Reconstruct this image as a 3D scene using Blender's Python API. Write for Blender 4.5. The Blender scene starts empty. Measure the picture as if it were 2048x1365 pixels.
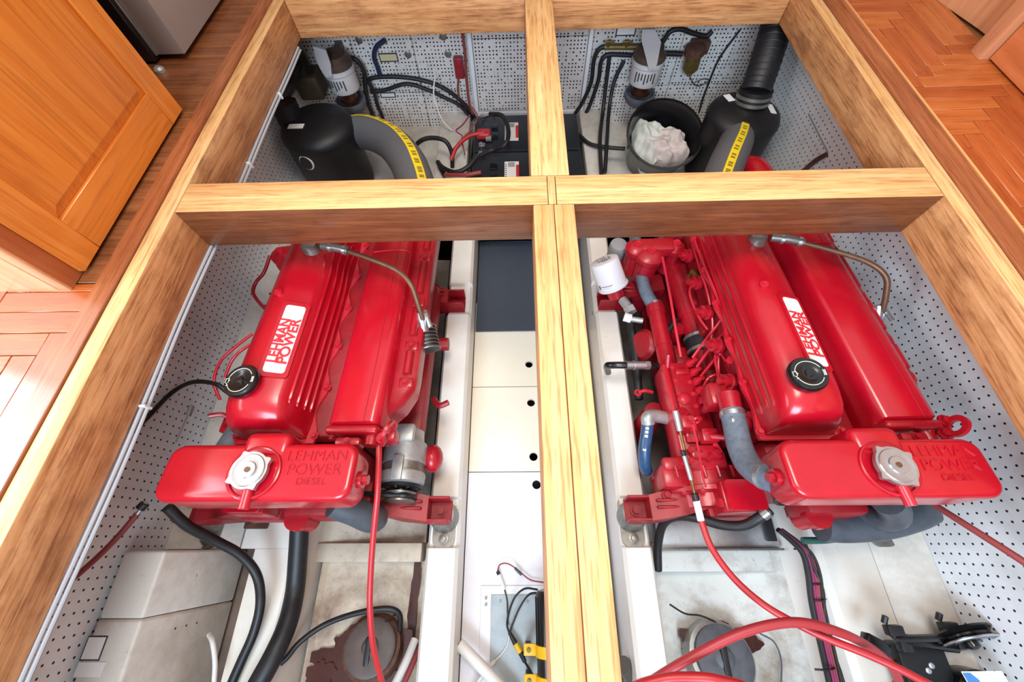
import bpy, bmesh, math, random
from mathutils import Vector, Matrix
random.seed(7)
scene = bpy.context.scene
COL = scene.collection
PI = math.pi
# ------------------------------------------------------------------ camera
FPX, PITCH, ROLL, YAW = 791.71, math.radians(62.983), math.radians(-3.204), math.radians(-2.6997)
CAM = Vector((0, 0, .9))
_f = Vector((math.sin(YAW)*math.cos(PITCH), math.cos(YAW)*math.cos(PITCH), -math.sin(PITCH)))
_r0 = Vector((math.cos(YAW), -math.sin(YAW), 0)); _u0 = _r0.cross(_f)
_r = _r0*math.cos(ROLL) + _u0*math.sin(ROLL); _u = _u0*math.cos(ROLL) - _r0*math.sin(ROLL)
cd = bpy.data.cameras.new('camera'); cam = bpy.data.objects.new('camera', cd); COL.objects.link(cam)
m = Matrix((_r, _u, -_f)).transposed().to_4x4(); m.translation = CAM
cam.matrix_world = m
cd.sensor_fit = 'HORIZONTAL'; cd.sensor_width = 36; cd.lens = FPX/2048*36; cd.clip_start = .01
scene.camera = cam
# ------------------------------------------------------------------ world, light, exposure
w = bpy.data.worlds.new('world'); scene.world = w; w.use_nodes = True
bg = w.node_tree.nodes['Background']; bg.inputs[0].default_value = (1, .975, .95, 1); bg.inputs[1].default_value = .8
def area(name, loc, target, sx, sy, power, col):
    l = bpy.data.lights.new(name, 'AREA'); l.shape = 'RECTANGLE'; l.size = sx; l.size_y = sy; l.energy = power; l.color = col
    o = bpy.data.objects.new(name, l); COL.objects.link(o); o.location = loc
    o.rotation_euler = (Vector(target)-Vector(loc)).to_track_quat('-Z', 'Y').to_euler()
    return o
area('daylight_port_window', (-2.09, .02, .78), (0, .02, .78), 1.2, .95, 50, (.78, .91, 1))
area('daylight_aft_door', (-.3, -2.6, 2.0), (.9, .2, -.7), 2.2, 1.5, 190, (.62, .82, 1))
area('warm_overhead_fill', (.1, .7, 2.3), (.1, .7, 0), .9, .9, 45, (1, .93, .82))  # added fill from above, balances the cool daylight with warmth
vs = scene.view_settings
vs.view_transform = 'Standard'; vs.look = 'None'; vs.gamma = 1; vs.exposure = .2; vs.use_curve_mapping = False

# ------------------------------------------------------------------ pixel -> world
def ray(u, v): return _r*((u-1024)/FPX) - _u*((v-682.5)/FPX) + _f
def P(u, v, z): d = ray(u, v); return CAM + d*((z-CAM.z)/d.z)
def PX(u, v, x): d = ray(u, v); return CAM + d*((x-CAM.x)/d.x)
def PY(u, v, y): d = ray(u, v); return CAM + d*((y-CAM.y)/d.y)
def S(u, v, z): return (P(u, v, z)-CAM).dot(_f)/FPX          # metres per pixel there
def PL(seq): return [P(*q) for q in seq]
TILT = math.radians(5)
OL, OR = Vector((-.70, .3, -.25)), Vector((1.018, .3, -.25))
_ey = Vector((0, math.cos(TILT), -math.sin(TILT))); _ez = Vector((0, math.sin(TILT), math.cos(TILT)))
def EP(side, u, v, zl):                                       # pixel -> engine-local point on its level zl
    c = CAM-(OL if side == 'L' else OR); d = ray(u, v)
    p = c + d*((zl-c.dot(_ez))/d.dot(_ez))
    return Vector((p.x, p.dot(_ey), p.dot(_ez)))
def E2W(side, p):
    O = OL if side == 'L' else OR; p = Vector(p)
    return O + Vector((p.x, 0, 0)) + _ey*p.y + _ez*p.z
# ------------------------------------------------------------------ materials
def lin(h):
    c = [int(h[i:i+2], 16)/255 for i in (0, 2, 4)]
    return tuple(x/12.92 if x <= .04045 else ((x+.055)/1.055)**2.4 for x in c)+(1,)
class NT:
    def __init__(s, name):
        s.m = bpy.data.materials.new(name); s.m.use_nodes = True; s.t = s.m.node_tree
        s.b = s.t.nodes['Principled BSDF']
    def n(s, typ, **k):
        x = s.t.nodes.new(typ)
        for a, b in k.items(): setattr(x, a, b)
        return x
    def l(s, a, b): s.t.links.new(a, b)
    def coord(s, scale=(1, 1, 1), out='Object'):
        tc = s.n('ShaderNodeTexCoord'); mp = s.n('ShaderNodeMapping'); mp.inputs['Scale'].default_value = scale
        s.l(tc.outputs[out], mp.inputs[0]); return mp.outputs[0]
    def noise(s, vec, scale, detail=4, rough=.6):
        x = s.n('ShaderNodeTexNoise'); x.inputs['Scale'].default_value = scale; x.inputs['Detail'].default_value = detail
        x.inputs['Roughness'].default_value = rough; s.l(vec, x.inputs['Vector']); return x.outputs[0]
    def ramp(s, fac, stops):
        x = s.n('ShaderNodeValToRGB'); e = x.color_ramp.elements
        while len(e) < len(stops): e.new(.5)
        for i, (p, c) in enumerate(stops): e[i].position = p; e[i].color = c
        s.l(fac, x.inputs[0]); return x.outputs[0]
    def mix(s, fac, a, b, mode='MIX'):
        x = s.n('ShaderNodeMix', data_type='RGBA', blend_type=mode)
        for i, q in ((0, fac), (6, a), (7, b)):
            if isinstance(q, (float, int)): x.inputs[i].default_value = q
            elif isinstance(q, tuple): x.inputs[i].default_value = q
            else: s.l(q, x.inputs[i])
        return x.outputs[2]
    def math(s, op, a, b=None):
        x = s.n('ShaderNodeMath', operation=op)
        for i, q in ((0, a), (1, b)):
            if q is None: continue
            if isinstance(q, (float, int)): x.inputs[i].default_value = q
            else: s.l(q, x.inputs[i])
        return x.outputs[0]
    def bump(s, h, strength=.3, dist=.01):
        x = s.n('ShaderNodeBump'); x.inputs['Strength'].default_value = strength; x.inputs['Distance'].default_value = dist
        s.l(h, x.inputs['Height']); s.l(x.outputs[0], s.b.inputs['Normal'])
    def set(s, col=None, rough=.5, metal=0, coat=0, spec=.5):
        b = s.b.inputs
        if isinstance(col, tuple): b['Base Color'].default_value = col
        elif col is not None: s.l(col, b['Base Color'])
        b['Roughness'].default_value = rough; b['Metallic'].default_value = metal; b['Coat Weight'].default_value = coat
        b['Coat Roughness'].default_value = .14; b['Specular IOR Level'].default_value = spec
        return s.m
def plain(name, hexc, rough=.5, metal=0, coat=0, var=.0, scale=30, dark=None, bump=0):
    t = NT(name); c = lin(hexc)
    if var or bump:
        nz = t.noise(t.coord(), scale)
    if var:
        d = lin(dark) if dark else tuple(x*.5 for x in c[:3])+(1,)
        col = t.mix(t.math('MULTIPLY', t.ramp(nz, [(.42, (0, 0, 0, 1)), (.75, (1, 1, 1, 1))]), var), c, d)
    else: col = c
    if bump: t.bump(nz, bump, .004)
    return t.set(col, rough, metal, coat)
def wood(name, c1, c2, c3, axis='y', rough=.55, coat=0, grain=1.0, stain=.0, scale=1.0):
    t = NT(name)
    k = {'x': (1.2, 30, 30), 'y': (30, 1.2, 30), 'z': (30, 30, 1.2)}[axis]
    vec = t.coord(tuple(a*scale for a in k))
    n1 = t.noise(vec, 1.6, 6, .65)
    base = t.ramp(n1, [(.3, lin(c1)), (.52, lin(c2)), (.72, lin(c3))])
    k2 = {'x': (9, 160, 160), 'y': (160, 9, 160), 'z': (160, 160, 9)}[axis]
    n2 = t.noise(t.coord(tuple(a*scale for a in k2)), 1.0, 2, .5)
    pores = t.ramp(n2, [(.53, (1, 1, 1, 1)), (.66, (.52, .36, .25, 1))])
    k3 = {'x': (3.5, 90, 90), 'y': (90, 3.5, 90), 'z': (90, 90, 3.5)}[axis]
    n4 = t.noise(t.coord(tuple(a*scale for a in k3)), 1.0, 3, .6)
    streak = t.ramp(n4, [(.35, (1, 1, 1, 1)), (.7, (.72, .6, .5, 1))])
    base = t.mix(.55*grain, base, streak, 'MULTIPLY')
    col = t.mix(.7*grain, base, pores, 'MULTIPLY')
    if stain:
        n3 = t.noise(t.coord((4, 4, 9)), 1.6, 5, .7)
        st = t.ramp(n3, [(.48, (1, 1, 1, 1)), (.68, (.55, .45, .4, 1))])
        col = t.mix(stain, col, st, 'MULTIPLY')
    t.bump(n2, .12, .003)
    return t.set(col, rough, 0, coat)
MT = {}
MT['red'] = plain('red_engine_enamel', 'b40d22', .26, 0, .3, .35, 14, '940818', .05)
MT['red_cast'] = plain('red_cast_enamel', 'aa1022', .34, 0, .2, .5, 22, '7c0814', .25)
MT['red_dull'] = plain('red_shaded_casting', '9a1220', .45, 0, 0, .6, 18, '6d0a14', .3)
MT['red_line'] = plain('red_line_enamel', 'c01e30', .3, 0, .2)
MT['cable'] = plain('red_cable_sheath', 'b0262c', .38)
MT['cable_dull'] = plain('dusty_red_cable_sheath', '8f3a3a', .5)
MT['black'] = plain('black_rubber', '17161a', .5, 0, 0, .4, 40, '2d2a2a')
MT['black_gloss'] = plain('black_plastic', '121214', .25, 0, .2)
MT['black_matt'] = plain('black_fibreglass', '101013', .5, 0, .0, .3, 12, '1a1a1d')
MT['mat'] = plain('slate_rubber_mat', '3f4550', .6, 0, 0, .3, 20, '343840')
MT['grey_hose'] = plain('blue_grey_silicone_hose', '6d7684', .55, 0, 0, .7, 60, '4f5866')
MT['dark_hose'] = plain('dark_grey_rubber', '4b5058', .45, 0, 0, .6, 30, '33373d')
MT['exh_hose'] = plain('grey_exhaust_hose', '5e5f63', .7, 0, 0, .4, 160, '48494d', .3)
MT['yellow'] = plain('yellow_paint', 'e9b416', .45, 0, 0, .2, 30, 'c7930c')
MT['yellow_tape'] = plain('yellow_stripe', 'f0d020', .5)
MT['silver'] = plain('bright_metal', 'c9ccd0', .3, .9, 0, .3, 40, '8b8d90')
MT['zinc'] = plain('cast_aluminium', 'b4b5b4', .45, .55, 0, .5, 25, '7d7d7a', .15)
MT['steel'] = plain('dull_steel', '8f8c86', .42, .75, 0, .6, 40, '5f584e')
MT['copper'] = plain('aged_copper_pipe', '6e4e3a', .42, .4, 0, .8, 50, '5f4030')
MT['brass'] = plain('tarnished_brass', '8a7440', .42, .7, 0, .7, 40, '50442a')
MT['white'] = plain('white_enamel', 'e9e6ea', .4, 0, .1)
MT['white_wire'] = plain('white_wire_sheath', 'd6d3d0', .5)
MT['label'] = plain('white_label_paper', 'e9e7e4', .6)
MT['ink'] = plain('dark_print', '3a3436', .6)
MT['red_print'] = plain('red_print', 'd22a34', .5)
MT['pink'] = plain('magenta_wire', '8d3058', .5)
MT['blue_hose'] = plain('blue_hose_rubber', '2b4f78', .4, 0, .2, .5, 40, '1c3450')
MT['blue'] = plain('blue_wire', '23306a', .5)
MT['rag'] = plain('cotton_rag', 'cdbfba', .95, 0, 0, .6, 12, 'a8948e', .5)
MT['grey_plate'] = plain('grey_metal_plate', 'a9b0b4', .5, .2, 0, .6, 18, '8d9598')
MT['steelbox'] = plain('brushed_grey_appliance', 'a79f9d', .42, .35, 0, .15, 6, '8f8886')
MT['green'] = plain('green_hose_rubber', '2f5c55', .5)
MT['amber'] = plain('dark_amber_bowl', '3a1c12', .2, 0, .4)
MT['rust'] = plain('rusty_steel', '6a4436', .7, .3, 0, .8, 40, '3c2822')
MT['cap'] = plain('grey_plastic_cap', '5d6068', .55, 0, 0, .7, 20, '3c3e44')
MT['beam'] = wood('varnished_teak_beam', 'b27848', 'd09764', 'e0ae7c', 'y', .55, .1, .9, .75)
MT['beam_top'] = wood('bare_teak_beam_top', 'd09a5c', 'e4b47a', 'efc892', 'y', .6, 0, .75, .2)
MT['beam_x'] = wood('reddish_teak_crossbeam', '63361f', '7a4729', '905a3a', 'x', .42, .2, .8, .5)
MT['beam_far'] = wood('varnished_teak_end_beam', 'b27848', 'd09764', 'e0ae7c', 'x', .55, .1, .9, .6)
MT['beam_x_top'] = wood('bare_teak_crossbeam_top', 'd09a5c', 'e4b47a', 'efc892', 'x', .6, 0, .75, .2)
MT['mahog'] = wood('dark_mahogany_trim', '84482a', 'a05c36', 'b47048', 'y', .4, .25, .7, .2)
MT['sill'] = wood('brown_mahogany_sill', '6a3c22', '8a5230', 'a0623a', 'x', .35, .3, .6, .5)
MT['cab'] = wood('honey_cabinet_wood', 'c46a22', 'd67c2e', 'e08d3e', 'z', .35, .35, .5, .05, .5)
MT['cab_side_lit'] = wood('lit_cabinet_end_wood', 'c98a60', 'd69a6e', 'dfa87e', 'z', .4, .3, .4, .05, .5)  # paled base: window light on the end panel is put into the colour
MT['cab_dark'] = wood('cabinet_stile_wood', '8a4526', 'a0532c', 'b06438', 'z', .4, .3, .6, .05, .5)
MT['parq'] = [wood('parquet_teak_%s' % n, a, b, c, 'x', .35, .45, .7, .25) for n, a, b, c in
              (('warm', '9c4a1e', 'b45a28', 'c46a34'), ('deep', '92431a', 'a85022', 'ba6230'), ('light', 'a45222', 'bc6630', 'cc763c'))]
# pegboard: dark drilled holes
def pegboard(name, a, b, s, rad, base, hole, irregular=False):
    t = NT(name); tc = t.n('ShaderNodeTexCoord'); sp = t.n('ShaderNodeSeparateXYZ'); t.l(tc.outputs['Object'], sp.inputs[0])
    def dots(s, rad, off=0):
        fa = [t.math('SUBTRACT', t.math('FRACT', t.math('ADD', t.math('MULTIPLY', sp.outputs[k], 1/s), 100.0+off)), .5) for k in (a, b)]
        d2 = t.math('ADD', t.math('MULTIPLY', fa[0], fa[0]), t.math('MULTIPLY', fa[1], fa[1]))
        return t.math('LESS_THAN', d2, (rad/s)**2)
    d = dots(s, rad)
    nz = t.noise(t.coord(), 5, 5)
    if irregular:
        mask = t.math('GREATER_THAN', t.noise(t.coord((1/s*.45,)*3), 1.0, 1), .47)
        d = t.math('MAXIMUM', t.math('MULTIPLY', d, mask), t.math('MULTIPLY', dots(s*2, rad*1.15, .25), t.math('SUBTRACT', 1.0, mask)))
    dirt = t.ramp(nz, [(.45, lin(base)), (.75, tuple(x*.8 for x in lin(base)[:3])+(1,))])
    col = t.mix(d, dirt, lin(hole))
    t.bump(t.math('SUBTRACT', 1.0, d), .5, .004)
    return t.set(col, .5)
MT['peg'] = pegboard('white_pegboard', 1, 2, .0305, .0038, 'f2f3f5', '14181c')
MT['peg_back'] = pegboard('white_acoustic_pegboard', 0, 2, .021, .0047, 'dad4d1', '1c1614', True)
def painted(name, base, dirt, amount=.6, scale=3, rough=.45, spots=.5):
    t = NT(name); v = t.coord()
    n1 = t.noise(v, scale, 6, .7); n2 = t.noise(v, scale*11, 4, .7)
    col = t.mix(t.math('MULTIPLY', t.ramp(n1, [(.45, (0, 0, 0, 1)), (.72, (1, 1, 1, 1))]), amount), lin(base), lin(dirt))
    col = t.mix(t.math('MULTIPLY', t.ramp(n2, [(.66, (0, 0, 0, 1)), (.74, (1, 1, 1, 1))]), spots), col, lin('6a5546'))
    t.bump(n2, .08, .004)
    return t.set(col, rough)
MT['paint'] = painted('white_bilge_paint', 'd9d4cd', '9c8a78', .7, 3)
MT['paint_clean'] = painted('white_stringer_paint', 'e2ddd6', 'cbb9a0', .5, 2, .4, .15)
MT['panel'] = painted('cream_gloss_panel', 'f3e9d6', 'ecdcc0', .5, 1.5, .25, .04)
MT['panel_white'] = painted('white_gloss_panel', 'eceaf0', 'd8d6e0', .5, 2, .25, .1)
MT['trough_l'] = painted('stained_cream_bilge_paint', 'c6b6a2', '5e2c20', 1.0, 2.6, .45, .8)
MT['trough_r'] = painted('dirty_white_bilge_paint', 'cfd0cc', '84705a', 1.0, 3.2, .45, .6)
MT['grime'] = painted('oily_brown_residue', '4a2620', '2a1612', .8, 6, .3, .4)
MT['deck_under'] = plain('deck_underside_ply', '8f7a5e', .8)
MT['hull'] = plain('cabin_sole_substrate', '8a5a30', .7)

# ------------------------------------------------------------------ mesh builder
ORG = {}
def frame(d):
    d = Vector(d).normalized(); a = Vector((0, 0, 1)) if abs(d.z) < .9 else Vector((0, 1, 0))
    x = a.cross(d).normalized(); return x, d.cross(x).normalized(), d
def smooth_path(pts, k=6):
    pts = [Vector(p) for p in pts]
    if len(pts) < 3 or k < 2: return pts
    out = []
    for i in range(len(pts)-1):
        p0 = pts[i-1] if i else pts[0]*2-pts[1]; p1, p2 = pts[i], pts[i+1]
        p3 = pts[i+2] if i+2 < len(pts) else pts[-1]*2-pts[-2]
        for j in range(k):
            t = j/k
            out.append(.5*((2*p1)+(p2-p0)*t+(2*p0-5*p1+4*p2-p3)*t*t+(3*p1-p0-3*p2+p3)*t**3))
    out.append(pts[-1]); return out
class MB:
    def __init__(s): s.v = []; s.f = []; s.mi = []
    def add(s, v, f, mi=0):
        o = len(s.v); s.v += [Vector(p) for p in v]; s.f += [tuple(i+o for i in q) for q in f]; s.mi += [mi]*len(f); return s
    def box(s, x0, x1, y0, y1, z0, z1, r=0, seg=2, mi=0, M=None, top=None):
        bm = bmesh.new(); bmesh.ops.create_cube(bm, size=1)
        for q in bm.verts: q.co = Vector((x0+(q.co.x+.5)*(x1-x0), y0+(q.co.y+.5)*(y1-y0), z0+(q.co.z+.5)*(z1-z0)))
        if r: bmesh.ops.bevel(bm, geom=list(bm.edges), offset=r, segments=seg, profile=.5, affect='EDGES')
        bm.verts.ensure_lookup_table(); bm.normal_update()
        vs_ = [(M @ q.co if M else q.co.copy()) for q in bm.verts]
        o = len(s.v); s.v += vs_
        for f in bm.faces:
            s.f.append(tuple(q.index+o for q in f.verts)); s.mi.append(top if (top is not None and f.normal.z > .5) else mi)
        bm.free(); return s
    def cyl(s, p0, p1, r0, r1=None, n=16, mi=0, cap=True):
        p0, p1 = Vector(p0), Vector(p1); r1 = r0 if r1 is None else r1
        ex, ey, ez = frame(p1-p0); v = []
        for p, r in ((p0, r0), (p1, r1)):
            v += [p+ex*math.cos(2*PI*i/n)*r+ey*math.sin(2*PI*i/n)*r for i in range(n)]
        f = [(i, (i+1) % n, n+(i+1) % n, n+i) for i in range(n)]
        if cap: f += [tuple(range(n-1, -1, -1)), tuple(range(n, 2*n))]
        return s.add(v, f, mi)
    def lathe(s, c, axis, prof, n=24, mi=0):
        c = Vector(c); ex, ey, ez = frame(axis); v = []; f = []
        for r, h in prof: v += [c+ez*h+ex*math.cos(2*PI*i/n)*r+ey*math.sin(2*PI*i/n)*r for i in range(n)]
        for k in range(len(prof)-1):
            for i in range(n):
                j = (i+1) % n; f.append((k*n+i, k*n+j, (k+1)*n+j, (k+1)*n+i))
        f += [tuple(range(n-1, -1, -1)), tuple(range((len(prof)-1)*n, len(prof)*n))]
        return s.add(v, f, mi)
    def tube(s, pts, r, n=8, k=6, mi=0, ends=None):
        pts = smooth_path(pts, k); N = len(pts); v = []; f = []; prev = None
        for i, p in enumerate(pts):
            d = (pts[min(i+1, N-1)]-pts[max(i-1, 0)])
            if d.length < 1e-7: d = Vector((0, 0, 1))
            d.normalize()
            if prev is None: ex = frame(d)[0]
            else:
                ex = prev-d*prev.dot(d)
                ex = ex.normalized() if ex.length > 1e-6 else frame(d)[0]
            prev = ex; ey = d.cross(ex)
            rr = r if not callable(r) else r(i/(N-1))
            v += [p+ex*math.cos(2*PI*j/n)*rr+ey*math.sin(2*PI*j/n)*rr for j in range(n)]
        for i in range(N-1):
            for j in range(n):
                q = (j+1) % n; f.append((i*n+j, i*n+q, (i+1)*n+q, (i+1)*n+j))
        f += [tuple(range(n-1, -1, -1)), tuple(range((N-1)*n, N*n))]
        return s.add(v, f, mi)
    def loft(s, secs, mi=0):
        n = len(secs[0]); v = [p for q in secs for p in q]; f = []
        for k in range(len(secs)-1):
            for i in range(n):
                j = (i+1) % n; f.append((k*n+i, k*n+j, (k+1)*n+j, (k+1)*n+i))
        f += [tuple(range(n-1, -1, -1)), tuple(range((len(secs)-1)*n, len(secs)*n))]
        return s.add(v, f, mi)
    def prism(s, poly, h0, h1, O=(0, 0, 0), ex=(1, 0, 0), ey=(0, 1, 0), ez=(0, 0, 1), mi=0, top=None):
        O, ex, ey, ez = map(Vector, (O, ex, ey, ez)); n = len(poly)
        v = [O+ex*a+ey*b+ez*h for h in (h0, h1) for a, b in poly]
        s.add(v, [(i, (i+1) % n, n+(i+1) % n, n+i) for i in range(n)]+[tuple(range(n-1, -1, -1))], mi)
        o = len(s.v)-2*n; s.f.append(tuple(range(o+n, o+2*n))); s.mi.append(mi if top is None else top); return s
    def ball(s, c, rx, ry=None, rz=None, n=16, m_=10, mi=0):
        ry = rx if ry is None else ry; rz = rx if rz is None else rz; c = Vector(c)
        prof = [(math.sin(PI*k/m_), -math.cos(PI*k/m_)) for k in range(m_+1)]
        v = []; f = []
        for r, h in prof:
            r = max(r, 1e-3)
            v += [c+Vector((math.cos(2*PI*i/n)*r*rx, math.sin(2*PI*i/n)*r*ry, h*rz)) for i in range(n)]
        for k in range(m_):
            for i in range(n):
                j = (i+1) % n; f.append((k*n+i, k*n+j, (k+1)*n+j, (k+1)*n+i))
        return s.add(v, f, mi)
    def ring(s, c, axis, R, r, n=24, k=8, a0=0, a1=2*PI, mi=0):
        c = Vector(c); ex, ey, ez = frame(axis)
        if abs(a1-a0-2*PI) < 1e-6:
            v = []; f = []
            for i in range(n):
                a = 2*PI*i/n; d = ex*math.cos(a)+ey*math.sin(a)
                v += [c+d*(R+r*math.cos(2*PI*j/k))+ez*r*math.sin(2*PI*j/k) for j in range(k)]
            for i in range(n):
                for j in range(k): f.append((i*k+j, ((i+1) % n)*k+j, ((i+1) % n)*k+(j+1) % k, i*k+(j+1) % k))
            return s.add(v, f, mi)
        return s.tube([c+ex*math.cos(a0+(a1-a0)*i/n)*R+ey*math.sin(a0+(a1-a0)*i/n)*R for i in range(n+1)], r, k, 1, mi)
    def bolt(s, p, axis, r=.009, h=.008, mi=0):
        p = Vector(p); a = Vector(axis).normalized()
        s.cyl(p, p+a*h*.35, r*1.5, n=12, mi=mi); return s.cyl(p, p+a*h, r, n=6, mi=mi)
    def build(s, name, mats, parent=None, sharp=40):
        me = bpy.data.meshes.new(name)
        xs = [p.x for p in s.v]; ys = [p.y for p in s.v]; zs = [p.z for p in s.v]
        c = Vector(((min(xs)+max(xs))/2, (min(ys)+max(ys))/2, min(zs)))
        me.from_pydata([p-c for p in s.v], [], s.f)
        if not isinstance(mats, (list, tuple)): mats = [mats]
        for q in mats: me.materials.append(MT[q] if isinstance(q, str) else q)
        if len(mats) > 1: me.polygons.foreach_set('material_index', s.mi)
        bm = bmesh.new(); bm.from_mesh(me); bmesh.ops.recalc_face_normals(bm, faces=list(bm.faces)); bm.to_mesh(me); bm.free()
        me.polygons.foreach_set('use_smooth', [True]*len(me.polygons)); me.set_sharp_from_angle(angle=math.radians(sharp))
        o = bpy.data.objects.new(name, me); COL.objects.link(o); ORG[o] = c
        o.location = c
        if parent: o.parent = parent; o.location = c-ORG[parent]
        return o
def tag(o, label=None, cat=None, group=None, kind=None):
    if label: o['label'] = label
    if cat: o['category'] = cat
    if group: o['group'] = group
    if kind: o['kind'] = kind
    return o
def empty(name, loc, label=None, cat=None, group=None, kind=None):
    o = bpy.data.objects.new(name, None); COL.objects.link(o); o.location = loc; ORG[o] = Vector(loc); o.empty_display_size = .05
    return tag(o, label, cat, group, kind)
def text(name, body, size, O, ex, ey, mat, parent, depth=.001, sx=1.0, align='CENTER', font_bold=0.0):
    cu = bpy.data.curves.new(name, 'FONT'); cu.body = body; cu.size = size; cu.extrude = depth; cu.align_x = align; cu.align_y = 'CENTER'; cu.offset = font_bold
    t = bpy.data.objects.new(name, cu); COL.objects.link(t)
    dg = bpy.context.evaluated_depsgraph_get(); me = bpy.data.meshes.new_from_object(t.evaluated_get(dg))
    bpy.data.objects.remove(t)
    O, ex, ey = Vector(O), Vector(ex).normalized(), Vector(ey).normalized(); ez = ex.cross(ey)
    mb = MB(); mb.add([O+ex*q.co.x*sx+ey*q.co.y+ez*q.co.z for q in me.vertices], [tuple(p.vertices) for p in me.polygons])
    return mb.build(name, mat, parent, 30)
def copy_tree(o, parent=None):
    c = o.copy(); COL.objects.link(c); c.parent = parent; ORG[c] = ORG[o]
    for ch in list(o.children): copy_tree(ch, c)
    return c

# ================================================================== STRUCTURE
XC = .057
Y0, Y1 = -1.6, 2.65
XL, XR = -1.393, 1.507
# cabin sole (deck) round the hatch, open inside
fl = empty('floor', (1.43, .9, 0), kind='structure'); tag(fl, 'orange herringbone teak parquet cabin floor around the open hatch')
MB().box(-3.2, -1.141, -3, 5, -.06, -.012).build('port_subfloor', 'hull', fl)
MB().box(1.344, 3.2, -3, 5, -.06, -.012).build('starboard_subfloor', 'hull', fl)
MB().box(-1.141, 1.344, 2.345, 5, -.06, 0).build('far_subfloor', 'hull', fl)
MB().box(-1.141, 1.344, -3, -1.42, -.06, 0).build('near_subfloor', 'hull', fl)
W_, L_ = .066, .33
def parquet(x0, x1, y0, y1, ox, oy, skip=None):
    cache = {}
    def piece(a, b, c, d):
        a, b, c, d = max(a, x0), min(b, x1), max(c, y0), min(d, y1)
        if b-a < .008 or d-c < .008: return
        if skip and skip((a+b)/2, (c+d)/2): return
        g = .0009; key = (round(b-a, 4), round(d-c, 4), random.randrange(3))
        hz = (b-a) > (d-c)
        if key not in cache:
            q = MB(); wx, wy = (b-a)/2-g, (d-c)/2-g
            if not hz: wx, wy = wy, wx
            q.box(-wx, wx, -wy, wy, -.013, 0, .0012, 1)
            o = q.build('parquet_block', MT['parq'][key[2]], fl); ORG[o] = None
            cache[key] = o.data
        else:
            o = bpy.data.objects.new('parquet_block', cache[key]); COL.objects.link(o); o.parent = fl
        o.location = Vector(((a+b)/2, (c+d)/2, -.013+random.uniform(0, .0012)))-ORG[fl]
        o.rotation_euler = (0, 0, (0 if hz else PI/2)+(PI if random.random() < .5 else 0))
    n = int(L_/W_+.5)
    for k in range(-60, 90):
        for mm in range(-8, 9):
            hx = ox+k*W_+mm*2*L_; hy = oy+k*W_
            if x0-L_ < hx < x1 and y0-W_ < hy < y1: piece(hx, hx+L_, hy, hy+W_)
            vx = hx+L_; vy = hy+W_-L_
            if x0-W_ < vx < x1 and y0-L_ < vy < y1: piece(vx, vx+W_, vy, vy+L_)
parquet(1.427, 1.83, -.3, 2.5, .03, .02)
parquet(-1.8, -1.203, -.5, .66, .0, .04)
MB().box(1.345, 1.425, -1.42, 2.5, -.03, .006, .002, 1).build('trim_1', 'mahog').update_tag()
tag(bpy.data.objects['trim_1'], 'brown mahogany edging strip between right beam and parquet', kind='structure')
tag(MB().box(1.4255, 1.4305, -1.42, 2.5, -.02, .009, .001, 1).build('trim_2', plain('worn_pale_edge', 'e0a064', .5)), 'thin pale bead along the right parquet edge', kind='structure')
tag(MB().box(-1.202, -1.142, -1.42, 2.5, -.03, .006, .002, 1).build('trim_3', 'mahog'), 'brown mahogany edging strip left of hatch', kind='structure')
tag(MB().box(-1.9, -1.2035, .665, 2.6, -.03, -.001, .001, 1).build('trim_4', 'sill'), 'brown wooden sill board under the cabinet and grey appliance', kind='structure')

MT['cabin'] = wood('cabin_teak_lining', '8a5228', 'a06234', 'b4743f', 'z', .4, .2, .6, .1, .5)
tag(MB().box(-2.2, 3.1, 3.0, 3.05, 0, 2.0).build('wall_cabin_far', 'cabin'), 'teak lined cabin bulkhead beyond the hatch', kind='structure')
tag(MB().box(-2.15, -2.1, -2.9, 3.0, 0, 2.0).build('wall_cabin_left', 'cabin'), 'teak lined cabin side behind the galley cabinet', kind='structure')
tag(MB().box(3.0, 3.05, -2.9, 3.0, 0, 2.0).build('wall_cabin_right', 'cabin'), 'teak lined cabin side beyond the settee', kind='structure')
# hatch frame beams
hf = empty('deck_beam_grid', (.108, .99, -.16), 'golden teak beam grid framing the open engine hatch', 'beam grid')
ZB = -.16
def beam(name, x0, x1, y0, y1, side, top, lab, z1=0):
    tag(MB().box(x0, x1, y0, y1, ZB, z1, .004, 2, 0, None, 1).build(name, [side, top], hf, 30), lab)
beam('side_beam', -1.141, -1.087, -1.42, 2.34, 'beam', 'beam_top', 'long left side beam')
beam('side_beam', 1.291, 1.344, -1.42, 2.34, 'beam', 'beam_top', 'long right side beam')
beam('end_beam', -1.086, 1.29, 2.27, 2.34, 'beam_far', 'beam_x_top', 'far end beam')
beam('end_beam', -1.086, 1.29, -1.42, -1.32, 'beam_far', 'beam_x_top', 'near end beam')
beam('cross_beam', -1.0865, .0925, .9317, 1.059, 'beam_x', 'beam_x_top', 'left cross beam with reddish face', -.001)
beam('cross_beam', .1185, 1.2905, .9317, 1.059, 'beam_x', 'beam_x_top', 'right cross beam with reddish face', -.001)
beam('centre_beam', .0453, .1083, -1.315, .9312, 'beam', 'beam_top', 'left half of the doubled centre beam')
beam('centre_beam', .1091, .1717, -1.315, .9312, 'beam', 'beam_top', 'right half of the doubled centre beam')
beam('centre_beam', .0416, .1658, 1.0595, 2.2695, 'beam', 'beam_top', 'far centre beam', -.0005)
beam('beam_tongue', .093, .118, .9322, 1.0585, 'beam', 'beam_top', 'narrow tongue at the beam crossing', -.0005)
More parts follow.
